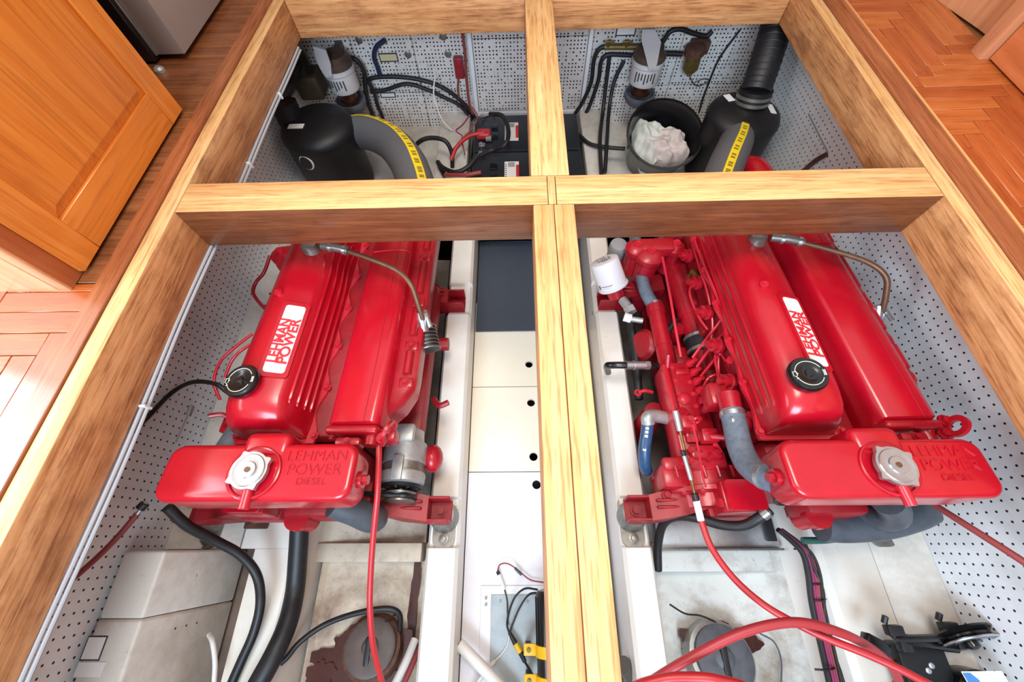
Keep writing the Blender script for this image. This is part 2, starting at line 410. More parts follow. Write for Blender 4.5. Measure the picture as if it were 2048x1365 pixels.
# bilge side lip strips on far side beams
# ---- engine room shell
wl = MB().box(XL-.02, XL, Y0, Y1, -1.5, -.06).build('wall_left', 'peg'); tag(wl, 'white pegboard lining on the left hull side', kind='structure')
wr = MB().box(XR, XR+.02, Y0, Y1, -1.5, -.06).build('wall_right', 'peg'); tag(wr, 'white pegboard lining on the right hull side', kind='structure')
wn = MB().box(XL, XR, Y0-.02, Y0, -1.5, -.06).build('wall_near', 'paint'); tag(wn, 'painted bulkhead under the near deck', kind='structure')
wb = MB().box(XL-.02, XR+.02, Y1, Y1+.03, -1.5, -.06).build('wall_back', 'paint'); tag(wb, 'far bulkhead lined with perforated white panels', kind='structure')
def bpanel(x0, x1, z0, z1, mat='peg_back', t=.012, name='panel'):
    return MB().box(x0, x1, Y1-t, Y1-.0005, z0, z1, .0015, 1).build(name, mat, wb)
seams = [-1.39, -.98, -.46, -.285]
for a, b in ((-1.39, -.985), (-.98, -.62), (-.615, -.30)):
    bpanel(a, b, -.655, -.07); bpanel(a, b, -.985, -.66)
for a, b in ((.455, .98), (.985, 1.5)):
    bpanel(a, b, -.655, -.07); bpanel(a, b, -.985, -.66)
# central door panel with frame
bpanel(-.285, -.262, -.80, -.07, 'white', .03, 'frame_strip'); bpanel(.425, .448, -.80, -.07, 'white', .03, 'frame_strip'); bpanel(-.285, .448, -.83, -.80, 'white', .03, 'frame_strip')
bpanel(-.258, .42, -.355, -.07, 'peg_back', .02); bpanel(-.258, .42, -.79, -.36, 'peg_back', .02)
# hull floor: extruded section (x, z) each side
def strip(name, prof, y0, y1, mat, lab, parent=None, thick=.03):
    mb = MB(); n = len(prof)
    v = [(x, y, z) for y in (y0, y1) for x, z in prof]+[(x, y, z-thick) for y in (y0, y1) for x, z in prof]
    f = []
    for i in range(n-1):
        f += [(i, i+1, n+i+1, n+i), (2*n+i, 3*n+i, 3*n+i+1, 2*n+i+1)]
        f += [(i, 2*n+i, 2*n+i+1, i+1), (n+i, n+i+1, 3*n+i+1, 3*n+i)]
    f += [(0, n, 3*n, 2*n), (n-1, 3*n-1+0, 4*n-1, 2*n-1)] if False else [(0, n, 3*n, 2*n), (n-1, 3*n-1, 4*n-1, 2*n-1)]
    mb.add(v, f); o = mb.build(name, mat, parent, 25)
    if not parent: tag(o, lab, kind='structure')
    else: tag(o, lab)
    return o
bf = empty('floor_bilge', (XC, .3, -1.2), kind='structure'); tag(bf, 'white painted bilge floor under the engines')
MB().box(XL-.02, XR+.02, Y0-.02, Y1+.03, -1.53, -1.48).build('hull_bottom', 'grime', bf)
def mx(x): return 2*XC-x
strip('bilge_trough', [(.555, -1.15), (.62, -1.13), (1.02, -1.09), (1.10, -1.06)], Y0, 0, 'trough_r', 'dirty white trough right of the centre', bf)
strip('bilge_trough', [(mx(.555), -1.15), (mx(.62), -1.13), (mx(.98), -1.10), (mx(1.0), -1.08)], Y0, 0, 'trough_l', 'brown stained cream trough left of the centre', bf)
MT['pan'] = painted('dirty_shaded_pan_paint', '6c645c', '3a302a', .9, 4, .5, .6)  # dirty paint, darkened further to carry the shade below the engines
strip('engine_pan', [(.555, -1.10), (1.12, -1.05)], .0, .2, 'trough_r', 'front of the pan under the right engine', bf)
strip('engine_pan', [(.555, -1.10), (1.12, -1.05)], .2, 1.6, 'pan', 'dirty pan darkened for shade under the right engine', bf)
strip('engine_pan', [(mx(.555), -1.10), (mx(1.12), -1.05)], .0, .2, 'trough_l', 'front of the pan under the left engine', bf)
strip('engine_pan', [(mx(.555), -1.10), (mx(1.12), -1.05)], .2, 1.6, 'pan', 'dirty pan darkened for shade under the left engine', bf)
# outer stringer and side plates
strip('outer_stringer', [(1.09, -1.08), (1.165, -.93), (1.19, -.915), (1.368, -.90)], Y0, Y1, 'paint_clean', 'rounded outer stringer right', bf)
strip('side_plate', [(1.372, -.902), (1.505, -.80)], Y0, Y1, 'paint', 'flat hull plate at the right wall foot', bf)
strip('outer_stringer', [(mx(1.02), -1.10), (-.925, -.93), (-.945, -.905), (-1.155, -.90), (-1.165, -.915), (-1.17, -1.1)], -.02, Y1, 'paint_clean', 'outer stringer left', bf)
strip('side_plate', [(-1.172, -.915), (-1.391, -.80)], -.02, Y1, 'paint', 'hull plate at the left wall foot', bf)
strip('outer_stringer', [(mx(1.02), -1.10), (-.925, -.93), (-.945, -.905), (-1.095, -.90), (-1.105, -.915), (-1.11, -1.1)], Y0, -.0205, 'paint_clean', 'near end of the outer stringer left', bf)
strip('side_gap', [(-1.111, -1.09), (-1.39, -1.05)], Y0, -.02, painted('grubby_brown_paint', '7a675c', '4a3a34', .8, 4), 'dirty gap behind the left stringer', bf)
# inner stringers (engine beds)
def stringer(name, xi, xo, xfi, xfo, lab):
    mb = MB(); s_ = 1 if xo > xi else -1
    prof = [(xfi, -1.46), (xfi, -1.17), (xi-s_*.006, -.87), (xi+s_*.006, -.85), (xo-s_*.006, -.85), (xo+s_*.006, -.87), (xfo, -1.17), (xfo, -1.46)]
    def sec(y, dz): return [Vector((x, y, z+(dz if z > -1 else 0))) for x, z in prof]
    mb.loft([sec(Y0, 0), sec(-.02, 0), sec(-.012, -.018), sec(.16, -.018), sec(.17, 0), sec(1.05, 0), sec(1.06, -.022), sec(1.24, -.022), sec(1.25, 0), sec(1.9, 0)])
    return tag(mb.build(name, 'paint_clean', None, 25), lab, kind='structure')
stringer('engine_bed_left', -.262, -.378, -.272, -.40, 'cream painted engine bed beam left of the centre panels')
stringer('engine_bed_right', .394, .498, .40, .53, 'white painted engine bed beam right of the centre beam')
# rear platform
tag(MB().box(XL, -.32, 1.72, Y1, -1.0, -.90, .012, 2).build('shelf_left', 'paint'), 'white painted shelf below the left muffler', kind='structure')
tag(MB().box(.46, XR, 1.72, Y1, -1.0, -.90, .012, 2).build('shelf_right', 'paint'), 'white painted shelf below the black bucket', kind='structure')
tag(MB().box(.42, .56, 1.8, 2.64, -.90, -.80, .012, 2).build('ledge_right', 'paint'), 'white ledge between batteries and bucket', kind='structure')
tag(MB().box(-.52, -.32, 1.75, 2.64, -.90, -.80, .012, 2).build('ledge_left', 'paint'), 'white ledge left of the batteries', kind='structure')

# ================================================================== CENTRE CHANNEL
def cpanel(y0, y1, mat, lab, holes=(), t=.02):
    """removable floor panel with round finger holes cut through"""
    x0, x1 = -.266, .374; bm = bmesh.new()
    mb = MB()
    zt = -1.145
    # build as grid strips around square windows holding round holes
    hs = sorted(holes, key=lambda h: h[1]); ys = [y0]
    for hx, hy, hr in hs: ys += [hy-hr*1.6, hy+hr*1.6]
    ys.append(y1)
    for i in range(0, len(ys)-1, 2):
        mb.box(x0, x1, ys[i], ys[i+1], zt-t, zt)
    for hx, hy, hr in hs:
        a = hr*1.6
        mb.box(x0, hx-a, hy-a, hy+a, zt-t, zt); mb.box(hx+a, x1, hy-a, hy+a, zt-t, zt)
        n = 24; v = []; f = []
        for z in (zt, zt-t):
            for i in range(n):
                an = 2*PI*i/n; c, s = math.cos(an), math.sin(an); q = a/max(abs(c), abs(s))
                v += [(hx+c*hr, hy+s*hr, z), (hx+c*q, hy+s*q, z)]
        for i in range(n):
            j = (i+1) % n
            f += [(2*i, 2*i+1, 2*j+1, 2*j), (2*n+2*i, 2*n+2*j, 2*n+2*j+1, 2*n+2*i+1), (2*i, 2*j, 2*n+2*j, 2*n+2*i)]
        mb.add(v, f)
    bm.free()
    o = mb.build('floor_panel', mat); return tag(o, lab, 'floor panel', 'removable floor panels in the centre channel')
h1, h2, h3, h4 = (P(*q, -1.145) for q in ((1058, 729), (1062, 806), (1067, 914), (1073, 970)))
ya, yb, yc_ = P(945, 775, -1.145).y, P(940, 945, -1.145).y, P(947, 665, -1.145).y
HR = .021
cpanel(ya+.002, yc_+.2, 'panel', 'cream floor panel with one hole, partly under the dark mat', [(h1.x, h1.y, HR)])
cpanel(yb+.002, ya-.002, 'panel', 'cream floor panel with two finger holes', [(h2.x, h2.y, HR), (h3.x, h3.y, HR)])
cpanel(Y0+.01, yb-.002, 'panel_white', 'white floor panel with one finger hole nearest the bilge pump', [(h4.x, h4.y, HR)])
tag(MB().box(-.262, .37, yc_, 1.78, -1.143, -1.132, .002, 1).build('rubber_mat', 'mat'), 'dark slate rubber mat lying in the centre channel', 'mat')
# dark void under finger holes is the shaded channel below the panels

# ================================================================== ENGINE (built once in its own frame, then copied)
def RW(p): return p
eng = empty('marine_diesel_engine', (0, 0, 0), 'red six-cylinder marine diesel engine left of the centre panels, alternator showing', 'engine', 'pair of red marine diesel engines')
# --- block and head
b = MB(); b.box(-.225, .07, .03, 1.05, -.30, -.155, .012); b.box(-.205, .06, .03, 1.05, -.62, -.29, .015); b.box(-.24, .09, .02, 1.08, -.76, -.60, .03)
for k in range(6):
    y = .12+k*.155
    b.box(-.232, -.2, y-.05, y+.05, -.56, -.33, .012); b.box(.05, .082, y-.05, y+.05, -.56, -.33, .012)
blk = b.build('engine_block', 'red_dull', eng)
for k in range(6):
    y = .09+k*.16
    MB().bolt((-.226, y, -.2), (-1, 0, 0)).build('block_bolt', 'red_cast', blk); MB().bolt((-.206, y, -.45), (-1, 0, 0), .011).build('block_bolt', 'red_cast', blk)
# bell housing and gearbox
b = MB(); b.lathe((-.1, 1.05, -.47), (0, 1, 0), [(.20, 0), (.235, .02), (.235, .06), (.19, .12), (.15, .2), (.14, .42), (.10, .46)], 28)
b.build('bell_housing', 'red_dull', eng)
# --- valve cover
SEC = [(-.240, -.148), (-.238, -.11), (-.234, -.06), (-.228, -.025), (-.214, .002), (-.185, .020), (-.145, .025), (-.10, .0125), (-.062, .001), (-.05, -.006), (-.038, -.03), (-.022, -.08), (-.010, -.125), (-.006, -.148)]
def vsec(y, k, sx=1.0):
    xm, zb = -.11, -.148
    return [Vector((xm+(x-xm)*sx, y, zb+(z-zb)*k)) for x, z in SEC]
b = MB(); b.loft([vsec(.018, .0, .93), vsec(.02, .45, .94), vsec(.028, .68, .96), vsec(.045, .85, .98), (vsec(.075, .95)), vsec(.11, 1), vsec(.5, 1), vsec(.88, 1), vsec(.92, .9, .98), vsec(.95, .6, .95), vsec(.952, 0, .94)])
vc = b.build('valve_cover', 'red', eng, 50)
# wavy bolted flange
out = []
N = 60
for i in range(N+1):
    y = .005+.955*i/N; out.append((.058+.011*math.cos(2*PI*(y-.03)/.175), y))
for i in range(N+1):
    y = .96-.955*i/N; out.append((-.248-.006*math.cos(2*PI*(y-.03)/.175), y))
b = MB(); b.prism([(min(x, -.01), y) for x, y in out], -.16, -.146); b.build('cover_flange', 'red_line', vc)
wav = [(.006+.011*math.cos(2*PI*(.005+.955*i/N-.03)/.175), .005+.955*i/N) for i in range(N+1)]
b = MB(); b.prism([(-.012, .005)]+wav+[(-.012, .96)], -.156, -.144); b.build('wavy_flange', plain('pale_red_edge', 'c4303c', .35, 0, .2), vc)
for i in range(6):
    for x in (.012, -.248):
        MB().bolt((x, .03+.175*i, -.146), (0, 0, 1), .009, .014).build('flange_bolt', 'red_line', vc)
# pressed ribs
def on_sec(t):
    t = max(0, min(.9999, t))*(len(SEC)-1); i = int(t); a, c = SEC[i], SEC[i+1]; k = t-i
    return a[0]+(c[0]-a[0])*k, a[1]+(c[1]-a[1])*k
for t in (.765, .815, .865, .91):
    x, z = on_sec(t)
    MB().tube([(x-.004, .10, z-.012), (x+.002, .14, z-.001), (x+.003, .4, z-.001), (x+.002, .62, z-.001), (x-.006, .74, z+.004), (x-.002, .84, z-.002), (x-.004, .88, z-.02)], .0065, 8, 5).build('rib', 'red', vc)
for t in (.07, .125, .18):
    x, z = on_sec(t)
    MB().tube([(x+.008, .09, z-.01), (x, .12, z), (x, .5, z), (x, .85, z), (x+.008, .88, z-.01)], .0058, 8, 5).build('rib', 'red', vc)
# name plate: raised red rim, white plate, red lettering reading away from the viewer
ex = Vector((0, 1, 0)); ey = Vector((-.955, 0, .297)); ez = ex.cross(ey)
PC = Vector((-.091, .316, .0125))
def rrect(a, c, r, n=4):
    out = []
    for cx, cy, a0 in ((a-r, c-r, 0), (-a+r, c-r, PI/2), (-a+r, -c+r, PI), (a-r, -c+r, 1.5*PI)):
        out += [(cx+r*math.cos(a0+PI/2*i/n), cy+r*math.sin(a0+PI/2*i/n)) for i in range(n+1)]
    return out
b = MB(); b.prism(rrect(.147, .044, .012), -.01, .004, PC, ex, ey, ez); rim = b.build('plate_rim', 'red', vc)
b = MB(); b.prism(rrect(.132, .032, .010), 0, .0055, PC, ex, ey, ez); pl = b.build('name_plate', 'white', vc)
text('lettering', 'LEHMAN', .043, PC+ez*.0058+ey*.0145-ex*.012, ex, ey, 'red_print', pl, .0006, 1.02, font_bold=.0015)
text('lettering', 'POWER', .043, PC+ez*.0058-ey*.0155-ex*.012, ex, ey, 'red_print', pl, .0006, 1.18, font_bold=.0015)
# small bolt on the ridge
b = MB(); b.cyl((-.163, .5, .018), (-.166, .5, .034), .014, n=12); b.cyl((-.166, .5, .034), (-.167, .5, .040), .008, n=6); b.build('cover_nut', 'red_line', vc)
# oil filler cap
OC = Vector((-.158, .144, .014)); ax = Vector((-.1, -.04, 1)).normalized()
cap = MB().lathe(OC, ax, [(.036, -.02), (.036, .012), (.050, .014), (.0545, .02), (.0545, .03), (.050, .036), (.028, .037), (.024, .034), (.012, .034), (.010, .038), (.003, .0385)], 36).build('oil_filler_cap', 'black_gloss', eng)
b = MB(); fx, fy, fz = frame(ax); c = OC+ax*.0365
mk = plain('pale_green_print', 'd5dccb', .5)
b.ring(c, ax, .0385, .0011, 20, 6, .45, PI-.35); b.ring(c, ax, .0385, .0011, 20, 6, PI+.35, 2*PI-.45)
b.build('cap_ring_mark', mk, cap)
b = MB()   # oil-can symbol and small block of print
q = c+fx*(-.0385)
b.tube([q+fy*.012, q+fy*.006+fx*.003, q-fy*.008+fx*.003, q-fy*.008-fx*.007, q+fy*.006-fx*.007, q+fy*.006+fx*.003], .0011, 6, 1)
b.tube([q-fy*.008-fx*.003, q-fy*.014+fx*.002, q-fy*.018-fx*.001], .0011, 6, 1); b.tube([q+fx*.003, q+fx*.007], .0016, 6, 1)
b.build('oil_can_mark', mk, cap)
b = MB(); q = c+fx*.0395
for i in range(3): b.add([q+fx*(-.007+i*.005)+fy*-.009, q+fx*(-.0035+i*.005)+fy*-.009, q+fx*(-.0035+i*.005)+fy*.009, q+fx*(-.007+i*.005)+fy*.009], [(0, 1, 2, 3)])
b.build('cap_print', mk, cap)
# breather with hose and copper pipe
B0 = EP('L', 622, 497, .02); 
b = MB(); b.lathe((B0.x, B0.y, -.0), (0, 0, 1), [(.035, -.02), (.035, .02), (.03, .03), (.03, .045), (.022, .05)], 20)
br = b.build('breather_cap', 'steel', eng)
bh0, bh1 = EP('L', 645, 492, .03), EP('L', 697, 502, .03)
b = MB(); b.tube([bh0, (bh0+bh1)/2+Vector((0, 0, .004)), bh1], .0165, 12, 4); bhose = b.build('breather_hose', 'steel', eng)
for t in (.35, .88):
    p = bh0.lerp(bh1, t); d = (bh1-bh0).normalized()
    MB().cyl(p-d*.006, p+d*.006, .0195, n=14).build('hose_clamp', 'silver', bhose)
pp = [bh1-(bh1-bh0)*.2, EP('L', 740, 518, .028), EP('L', 795, 542, .02), EP('L', 822, 570, .0), EP('L', 835, 605, -.05), EP('L', 846, 640, -.11)]
b = MB(); b.tube(pp, .0095, 10, 6); b.build('breather_pipe', 'copper', eng)
# --- exhaust manifold
MSEC = [(.088, -.22), (.084, -.10), (.09, -.07), (.103, -.058), (.225, -.05), (.243, -.058), (.252, -.08), (.255, -.22)]
def msec(y, k=1, s=1.0): return [Vector((.165+(x-.165)*s, y, -.22+(z+.22)*k)) for x, z in MSEC]
b = MB(); b.loft([msec(.03, .2, .95), msec(.032, .85, .95), msec(.045, 1), msec(1.10, 1), msec(1.13, .9, .95), msec(1.14, .3, .9)])
man = b.build('exhaust_manifold', 'red', eng, 50)
b = MB(); b.box(.085, .252, .008, .036, -.21, -.054, .012, 3); b.bolt((.10, .008, -.09), (0, -1, 0), .010, .010); b.bolt((.23, .008, -.09), (0, -1, 0), .010, .010); b.build('end_plate', 'red_cast', man)
b = MB(); b.tube([(.205, .04, -.0515), (.207, .3, -.0512), (.204, .6, -.0514), (.206, 1.08, -.0512)], .0016, 6, 3); b.build('casting_seam', 'red_dull', man)
b = MB(); b.tube([(.10, .78, -.058), (.16, .782, -.053), (.225, .78, -.05), (.25, .782, -.066)], .004, 6, 4); b.build('paint_ridge', 'red', man)
# lower outlet side with gussets and bosses
LS = [(.24, -.22), (.24, -.125), (.31, -.118), (.33, -.13), (.333, -.15), (.325, -.22)]
b = MB(); b.loft([[Vector((.24+(x-.24)*s_, y, z)) for x, z in LS] for y, s_ in ((.09, .15), (.13, .6), (.19, .95), (.25, 1), (1.08, 1), (1.1, .9))]); side = b.build('manifold_flange', 'red_cast', man, 45)
for y in (.21, .36, .56, .80, 1.02):
    b = MB(); b.box(.272, .322, y-.02, y+.02, -.19, -.115, .008); b.bolt((.297, y, -.115), (0, 0, 1), .010, .010); b.build('flange_boss', 'red_cast', man)
for y0_, y1_ in ((.24, .33), (.40, .53), (.60, .77), (.84, .99)):
    MB().tube([(.298, y0_, -.116), (.298, y1_, -.116)], .016, 10, 1).build('flange_web', 'red_cast', man)
# lifting eye
def eye(c, R, r, t, ex, ey, ez, name, mat, par):
    n = 28; v = []; f = []
    c, ex, ey, ez = map(Vector, (c, ex, ey, ez))
    for h in (-t/2, t/2):
        for i in range(n):
            a = 2*PI*i/n; d = ex*math.cos(a)+ey*math.sin(a); k = 1+(.55 if math.sin(a) < -.5 else 0)
            v += [c+d*r+ez*h, c+d*R*k+ez*h]
    for i in range(n):
        j = (i+1) % n
        f += [(2*i, 2*i+1, 2*j+1, 2*j), (2*n+2*i, 2*n+2*j, 2*n+2*j+1, 2*n+2*i+1), (2*i, 2*j, 2*n+2*j, 2*n+2*i), (2*i+1, 2*n+2*i+1, 2*n+2*j+1, 2*j+1)]
    return MB().add(v, f).build(name, mat, par)
eye((.285, .012, -.055), .034, .017, .010, (.35, .94, 0), (.2, -.05, .98), (.92, -.34, -.2), 'lifting_eye', 'red_cast', eng)
b = MB(); b.box(.245, .30, -.005, .035, -.15, -.085, .008); b.bolt((.262, .0, -.085), (0, 0, 1), .012, .016); b.bolt((.287, .04, -.085), (0, 0, 1), .012, .016); b.build('eye_bracket', 'red_cast', eng)
b = MB(); b.box(.12, .20, -.028, .0, -.12, -.066, .01); b.cyl((.225, -.02, -.10), (.225, .02, -.10), .022, n=14); b.bolt((.16, -.015, -.066), (0, 0, 1), .008, .01); b.build('water_outlet', 'red_cast', eng)
# --- header tank
TX0, TX1, TY0, TY1, TZ0, TZ1 = -.308, .238, -.203, -.045, -.105, .018
b = MB()
bm = bmesh.new(); bmesh.ops.create_cube(bm, size=1)
for q in bm.verts:
    k = .965 if q.co.z < 0 else 1
    q.co = Vector(((TX0+TX1)/2+q.co.x*(TX1-TX0)*k, (TY0+TY1)/2+q.co.y*(TY1-TY0)*k, TZ0+(q.co.z+.5)*(TZ1-TZ0)))
ve = [e for e in bm.edges if abs((e.verts[0].co-e.verts[1].co).normalized().z) > .9]
bmesh.ops.bevel(bm, geom=ve, offset=.04, segments=6, profile=.5, affect='EDGES')
te = [e for e in bm.edges if e.verts[0].co.z > .01 and e.verts[1].co.z > .01]
bmesh.ops.bevel(bm, geom=te, offset=.018, segments=4, profile=.5, affect='EDGES')
bm.verts.ensure_lookup_table(); bm.verts.index_update()
b.add([q.co.copy() for q in bm.verts], [tuple(x.index for x in f.verts) for f in bm.faces]); bm.free()
tank = b.build('header_tank', 'red', eng, 35)
MB().box(-.10, .035, -.09, -.012, -.09, .0225, .022, 4).build('tank_boss', 'red', tank)
TC = Vector((-.04, -.128, .018))
b = MB(); b.ring(TC+Vector((0, 0, .001)), (0, 0, 1), .069, .0055, 36, 8); b.build('filler_rim', 'red', tank)
capm = MB(); prof = [(.030, -.01), (.030, .016)]
capm.lathe(TC, (0, 0, 1), prof, 24)
n = 72; ring_pts = []
for i in range(n):
    a = 2*PI*i/n; rr = .050
    for a0 in (.55, PI+.55): 
        d = abs((a-a0+PI) % (2*PI)-PI); rr += .012*max(0, 1-d/.22)
    for a0 in (2.1, PI+2.1):
        d = abs((a-a0+PI) % (2*PI)-PI); rr += .010*max(0, 1-d/.22)
    ring_pts.append((rr*math.cos(a), rr*math.sin(a)))
capm.prism(ring_pts, .016, .028, TC)
capm.lathe(TC, (0, 0, 1), [(.044, .028), (.042, .031), (.030, .030), (.023, .0305), (.021, .034), (.012, .034)], 32)
pc = capm.build('pressure_cap', 'silver', tank, 30)
MB().cyl(TC+Vector((0, 0, .033)), TC+Vector((0, 0, .0362)), .0072, n=14).build('cap_rivet', 'copper', pc)
b = MB(); b.tube([TC+Vector((.004, -.045, .006)), TC+Vector((.006, -.095, .004))], .0135, 14, 1); b.build('overflow_spout', 'red_line', tank)
for i, (tx, sz, yy) in enumerate((('LEHMAN', .044, .032), ('POWER', .044, -.006), ('DIESEL', .026, -.038))):
    text('cast_lettering', tx, sz, TC+Vector((.165, yy+.012, .0008)), (1, 0, 0), (0, 1, 0), 'red', tank, .0022, 1.0 if i < 2 else 1.1, font_bold=-.001)
for sx in (1, -1):
    x = TX1-.006 if sx > 0 else TX0+.004
    b = MB(); b.cyl((x, -.135, -.045), (x+sx*.012, -.135, -.045), .024, n=20); b.cyl((x+sx*.012, -.135, -.045), (x+sx*.026, -.135, -.045), .014, n=6); b.build('drain_plug', 'red_cast', tank)
b = MB(); b.box(-.27, -.05, -.19, -.06, -.125, -.104, .01); b.box(-.30, -.16, -.15, -.07, -.16, -.10, .012); b.build('tank_bracket', 'red_cast', tank)
# stub, elbow and timing case below the tank
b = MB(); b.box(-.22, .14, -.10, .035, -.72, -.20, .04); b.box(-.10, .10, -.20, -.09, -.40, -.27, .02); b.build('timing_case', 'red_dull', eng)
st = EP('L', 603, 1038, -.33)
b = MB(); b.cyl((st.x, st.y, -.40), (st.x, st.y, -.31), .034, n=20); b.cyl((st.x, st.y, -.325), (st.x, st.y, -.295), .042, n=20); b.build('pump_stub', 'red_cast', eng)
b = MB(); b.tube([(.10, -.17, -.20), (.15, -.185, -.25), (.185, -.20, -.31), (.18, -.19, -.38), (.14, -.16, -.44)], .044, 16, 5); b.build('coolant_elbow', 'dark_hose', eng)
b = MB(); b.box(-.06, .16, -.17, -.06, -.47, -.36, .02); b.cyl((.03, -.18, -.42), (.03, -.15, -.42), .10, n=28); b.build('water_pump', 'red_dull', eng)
# --- alternator on the far-from-pump side
ac = Vector((.245, 0, -.42))
b = MB(); b.lathe((ac.x, .09, ac.z), (0, -1, 0), [(.05, -.05), (.062, -.045), (.066, 0), (.078, .005), (.083, .02), (.083, .085)], 28); alt = b.build('alternator', 'zinc', eng)
b = MB(); b.lathe((ac.x, .09, ac.z), (0, -1, 0), [(.079, .085), (.079, .118)], 28); b.build('stator_band', 'steel', alt)
b = MB(); b.lathe((ac.x, .09, ac.z), (0, -1, 0), [(.083, .118), (.085, .125), (.083, .155), (.06, .165)], 28); b.build('end_frame', 'zinc', alt)
b = MB(); b.lathe((ac.x, -.075, ac.z), (0, -1, 0), [(.072, 0), (.074, .008), (.03, .012), (.03, .02)], 28)
for i in range(10):
    a = 2*PI*i/10; b.box(-.004, .004, -.012, .004, .03, .07, 0, 1, 0, Matrix.Translation((ac.x, -.08, ac.z)) @ Matrix.Rotation(a, 4, 'Y'))
b.build('cooling_fan', 'black', alt)
b = MB(); b.lathe((ac.x, -.098, ac.z), (0, -1, 0), [(.058, 0), (.058, .006), (.048, .014), (.048, .020), (.058, .028), (.058, .034), (.02, .036)], 28); b.build('pulley', 'steel', alt)
b = MB(); b.box(.185, .29, .07, .14, -.365, -.325, .01); b.box(.225, .265, -.07, .02, -.345, -.33, .004); b.build('terminal_cover', 'zinc', alt)
pth = [(ac.x+.053, -.115, ac.z), (ac.x+.03, -.115, ac.z+.045), (ac.x-.02, -.115, ac.z+.05), (.05, -.115, -.32), (-.03, -.115, -.36), (-.06, -.115, -.48), (0, -.115, -.58), (.1, -.115, -.56), (ac.x+.03, -.115, ac.z-.045), (ac.x+.053, -.115, ac.z)]
MB().tube(pth, .009, 6, 4).build('drive_belt', 'black', eng)
MB().ball((.345, .04, -.46), .04, .055, .05).build('oil_filler_dome', 'red_cast', eng)
b = MB(); b.box(.08, .30, .12, .9, -.50, -.40, .03); b.tube([(.33, .28, -.42), (.36, .24, -.40), (.40, .25, -.39)], .012, 8, 4); b.cyl((.30, .55, -.42), (.37, .55, -.42), .03, n=16); b.build('starter_motor', 'red_dull', eng)
# crankcase breather filter
af = EP('L', 852, 678, -.2); d = Vector((.25, -.9, -.3)).normalized()
b = MB(); b.cyl(af-d*.05, af+d*.05, .046, n=24)
fil = b.build('mesh_air_filter', 'black', eng)
for t in (-.046, -.03, -.015, 0, .015, .03, .046): MB().ring(af+d*t, d, .0465, .0022 if abs(t) < .04 else .0045, 24, 6).build('filter_wire', 'steel', fil)
b = MB(); b.cyl(EP('L', 843, 625, -.10), EP('L', 848, 662, -.15), .020, n=16); b.cyl(EP('L', 850, 622, -.10), EP('L', 862, 655, -.12), .008, n=8); b.build('filter_neck', 'silver', fil)
# --- injection pump side
pf = lambda u, v, z: EP('R', u, v, z)
PA, PB, PCn, PD = pf(1330, 742, -.36), pf(1395, 712, -.36), pf(1440, 885, -.36), pf(1372, 905, -.36)
b = MB(); b.box(-.415, -.275, .03, .405, -.52, -.365, .012); b.box(-.40, -.325, .06, .40, -.37, -.345, .008); pump = b.build('injection_pump', 'red_cast', eng)
b = MB(); b.box(-.425, -.405, .02, .40, -.47, -.36, .004); b.build('pump_side_cover', 'red_line', pump)
for i in range(6):
    MB().bolt((-.335, .10+i*.052, -.345), (0, 0, 1), .006, .006).build('pump_screw', 'red_line', pump); MB().bolt((-.392, .075+i*.06, -.345), (0, 0, 1), .006, .006).build('pump_screw', 'red_line', pump)
MB().lathe((-.375, .235, -.348), (0, 0, 1), [(.026, 0), (.026, .008), (.018, .014), (.014, .016)], 18).build('pump_plug', 'red_line', pump)
b = MB(); b.box(-.385, -.33, .34, .365, -.35, -.335, .004); b.cyl((-.40, .39, -.37), (-.40, .43, -.33), .01, n=8); b.build('pump_lug', 'red_cast', pump)
fits = [pf(1385+7*i, 722+18*i, -.325) for i in range(6)]
for p in fits:
    b = MB(); b.cyl(p+Vector((-.01, 0, -.05)), p+Vector((0, 0, -.018)), .0165, n=14); b.cyl(p+Vector((0, 0, -.018)), p+Vector((.004, 0, -.004)), .013, n=6); b.cyl(p+Vector((.004, 0, -.004)), p+Vector((.008, 0, .012)), .010, n=10)
    b.build('delivery_valve', 'red_line', pump)
# injectors along the head and six lines
inj = [Vector((-.292, .085+.158*k, -.205)) for k in range(6)]
for p in inj:
    b = MB(); b.lathe(p+Vector((.05, 0, -.012)), (-1, 0, .25), [(.03, 0), (.032, .014), (.022, .018), (.022, .026), (.027, .03), (.027, .036), (.014, .038), (.014, .056)], 16)
    b.build('injector', 'red_cast', eng)
LN = [[(1385, 716, -.31), (1402, 692, -.27), (1422, 666, -.23), (1442, 640, -.18), (1447, 622, -.15), (1437, 602, -.135), (1420, 562, -.132), (1398, 505, -.132), (1388, 478, -.135)],
      [(1393, 735, -.31), (1412, 708, -.27), (1435, 680, -.23), (1453, 660, -.18), (1457, 645, -.155), (1448, 622, -.135), (1430, 582, -.13), (1412, 540, -.13), (1398, 500, -.135)],
      [(1401, 754, -.31), (1422, 728, -.28), (1440, 706, -.25), (1456, 684, -.22), (1464, 672, -.21)],
      [(1408, 771, -.31), (1418, 756, -.28), (1434, 750, -.27), (1448, 754, -.26), (1462, 770, -.27)],
      [(1415, 789, -.31), (1422, 776, -.28), (1432, 778, -.28), (1440, 790, -.3), (1452, 815, -.32)],
      [(1422, 807, -.31), (1434, 793, -.27), (1438, 776, -.25), (1435, 745, -.25), (1430, 716, -.25), (1438, 703, -.25), (1452, 722, -.23), (1468, 724, -.21)]]
for q in LN: MB().tube([pf(*a) for a in q], .0052, 8, 6).build('injector_line', 'red_line', eng)
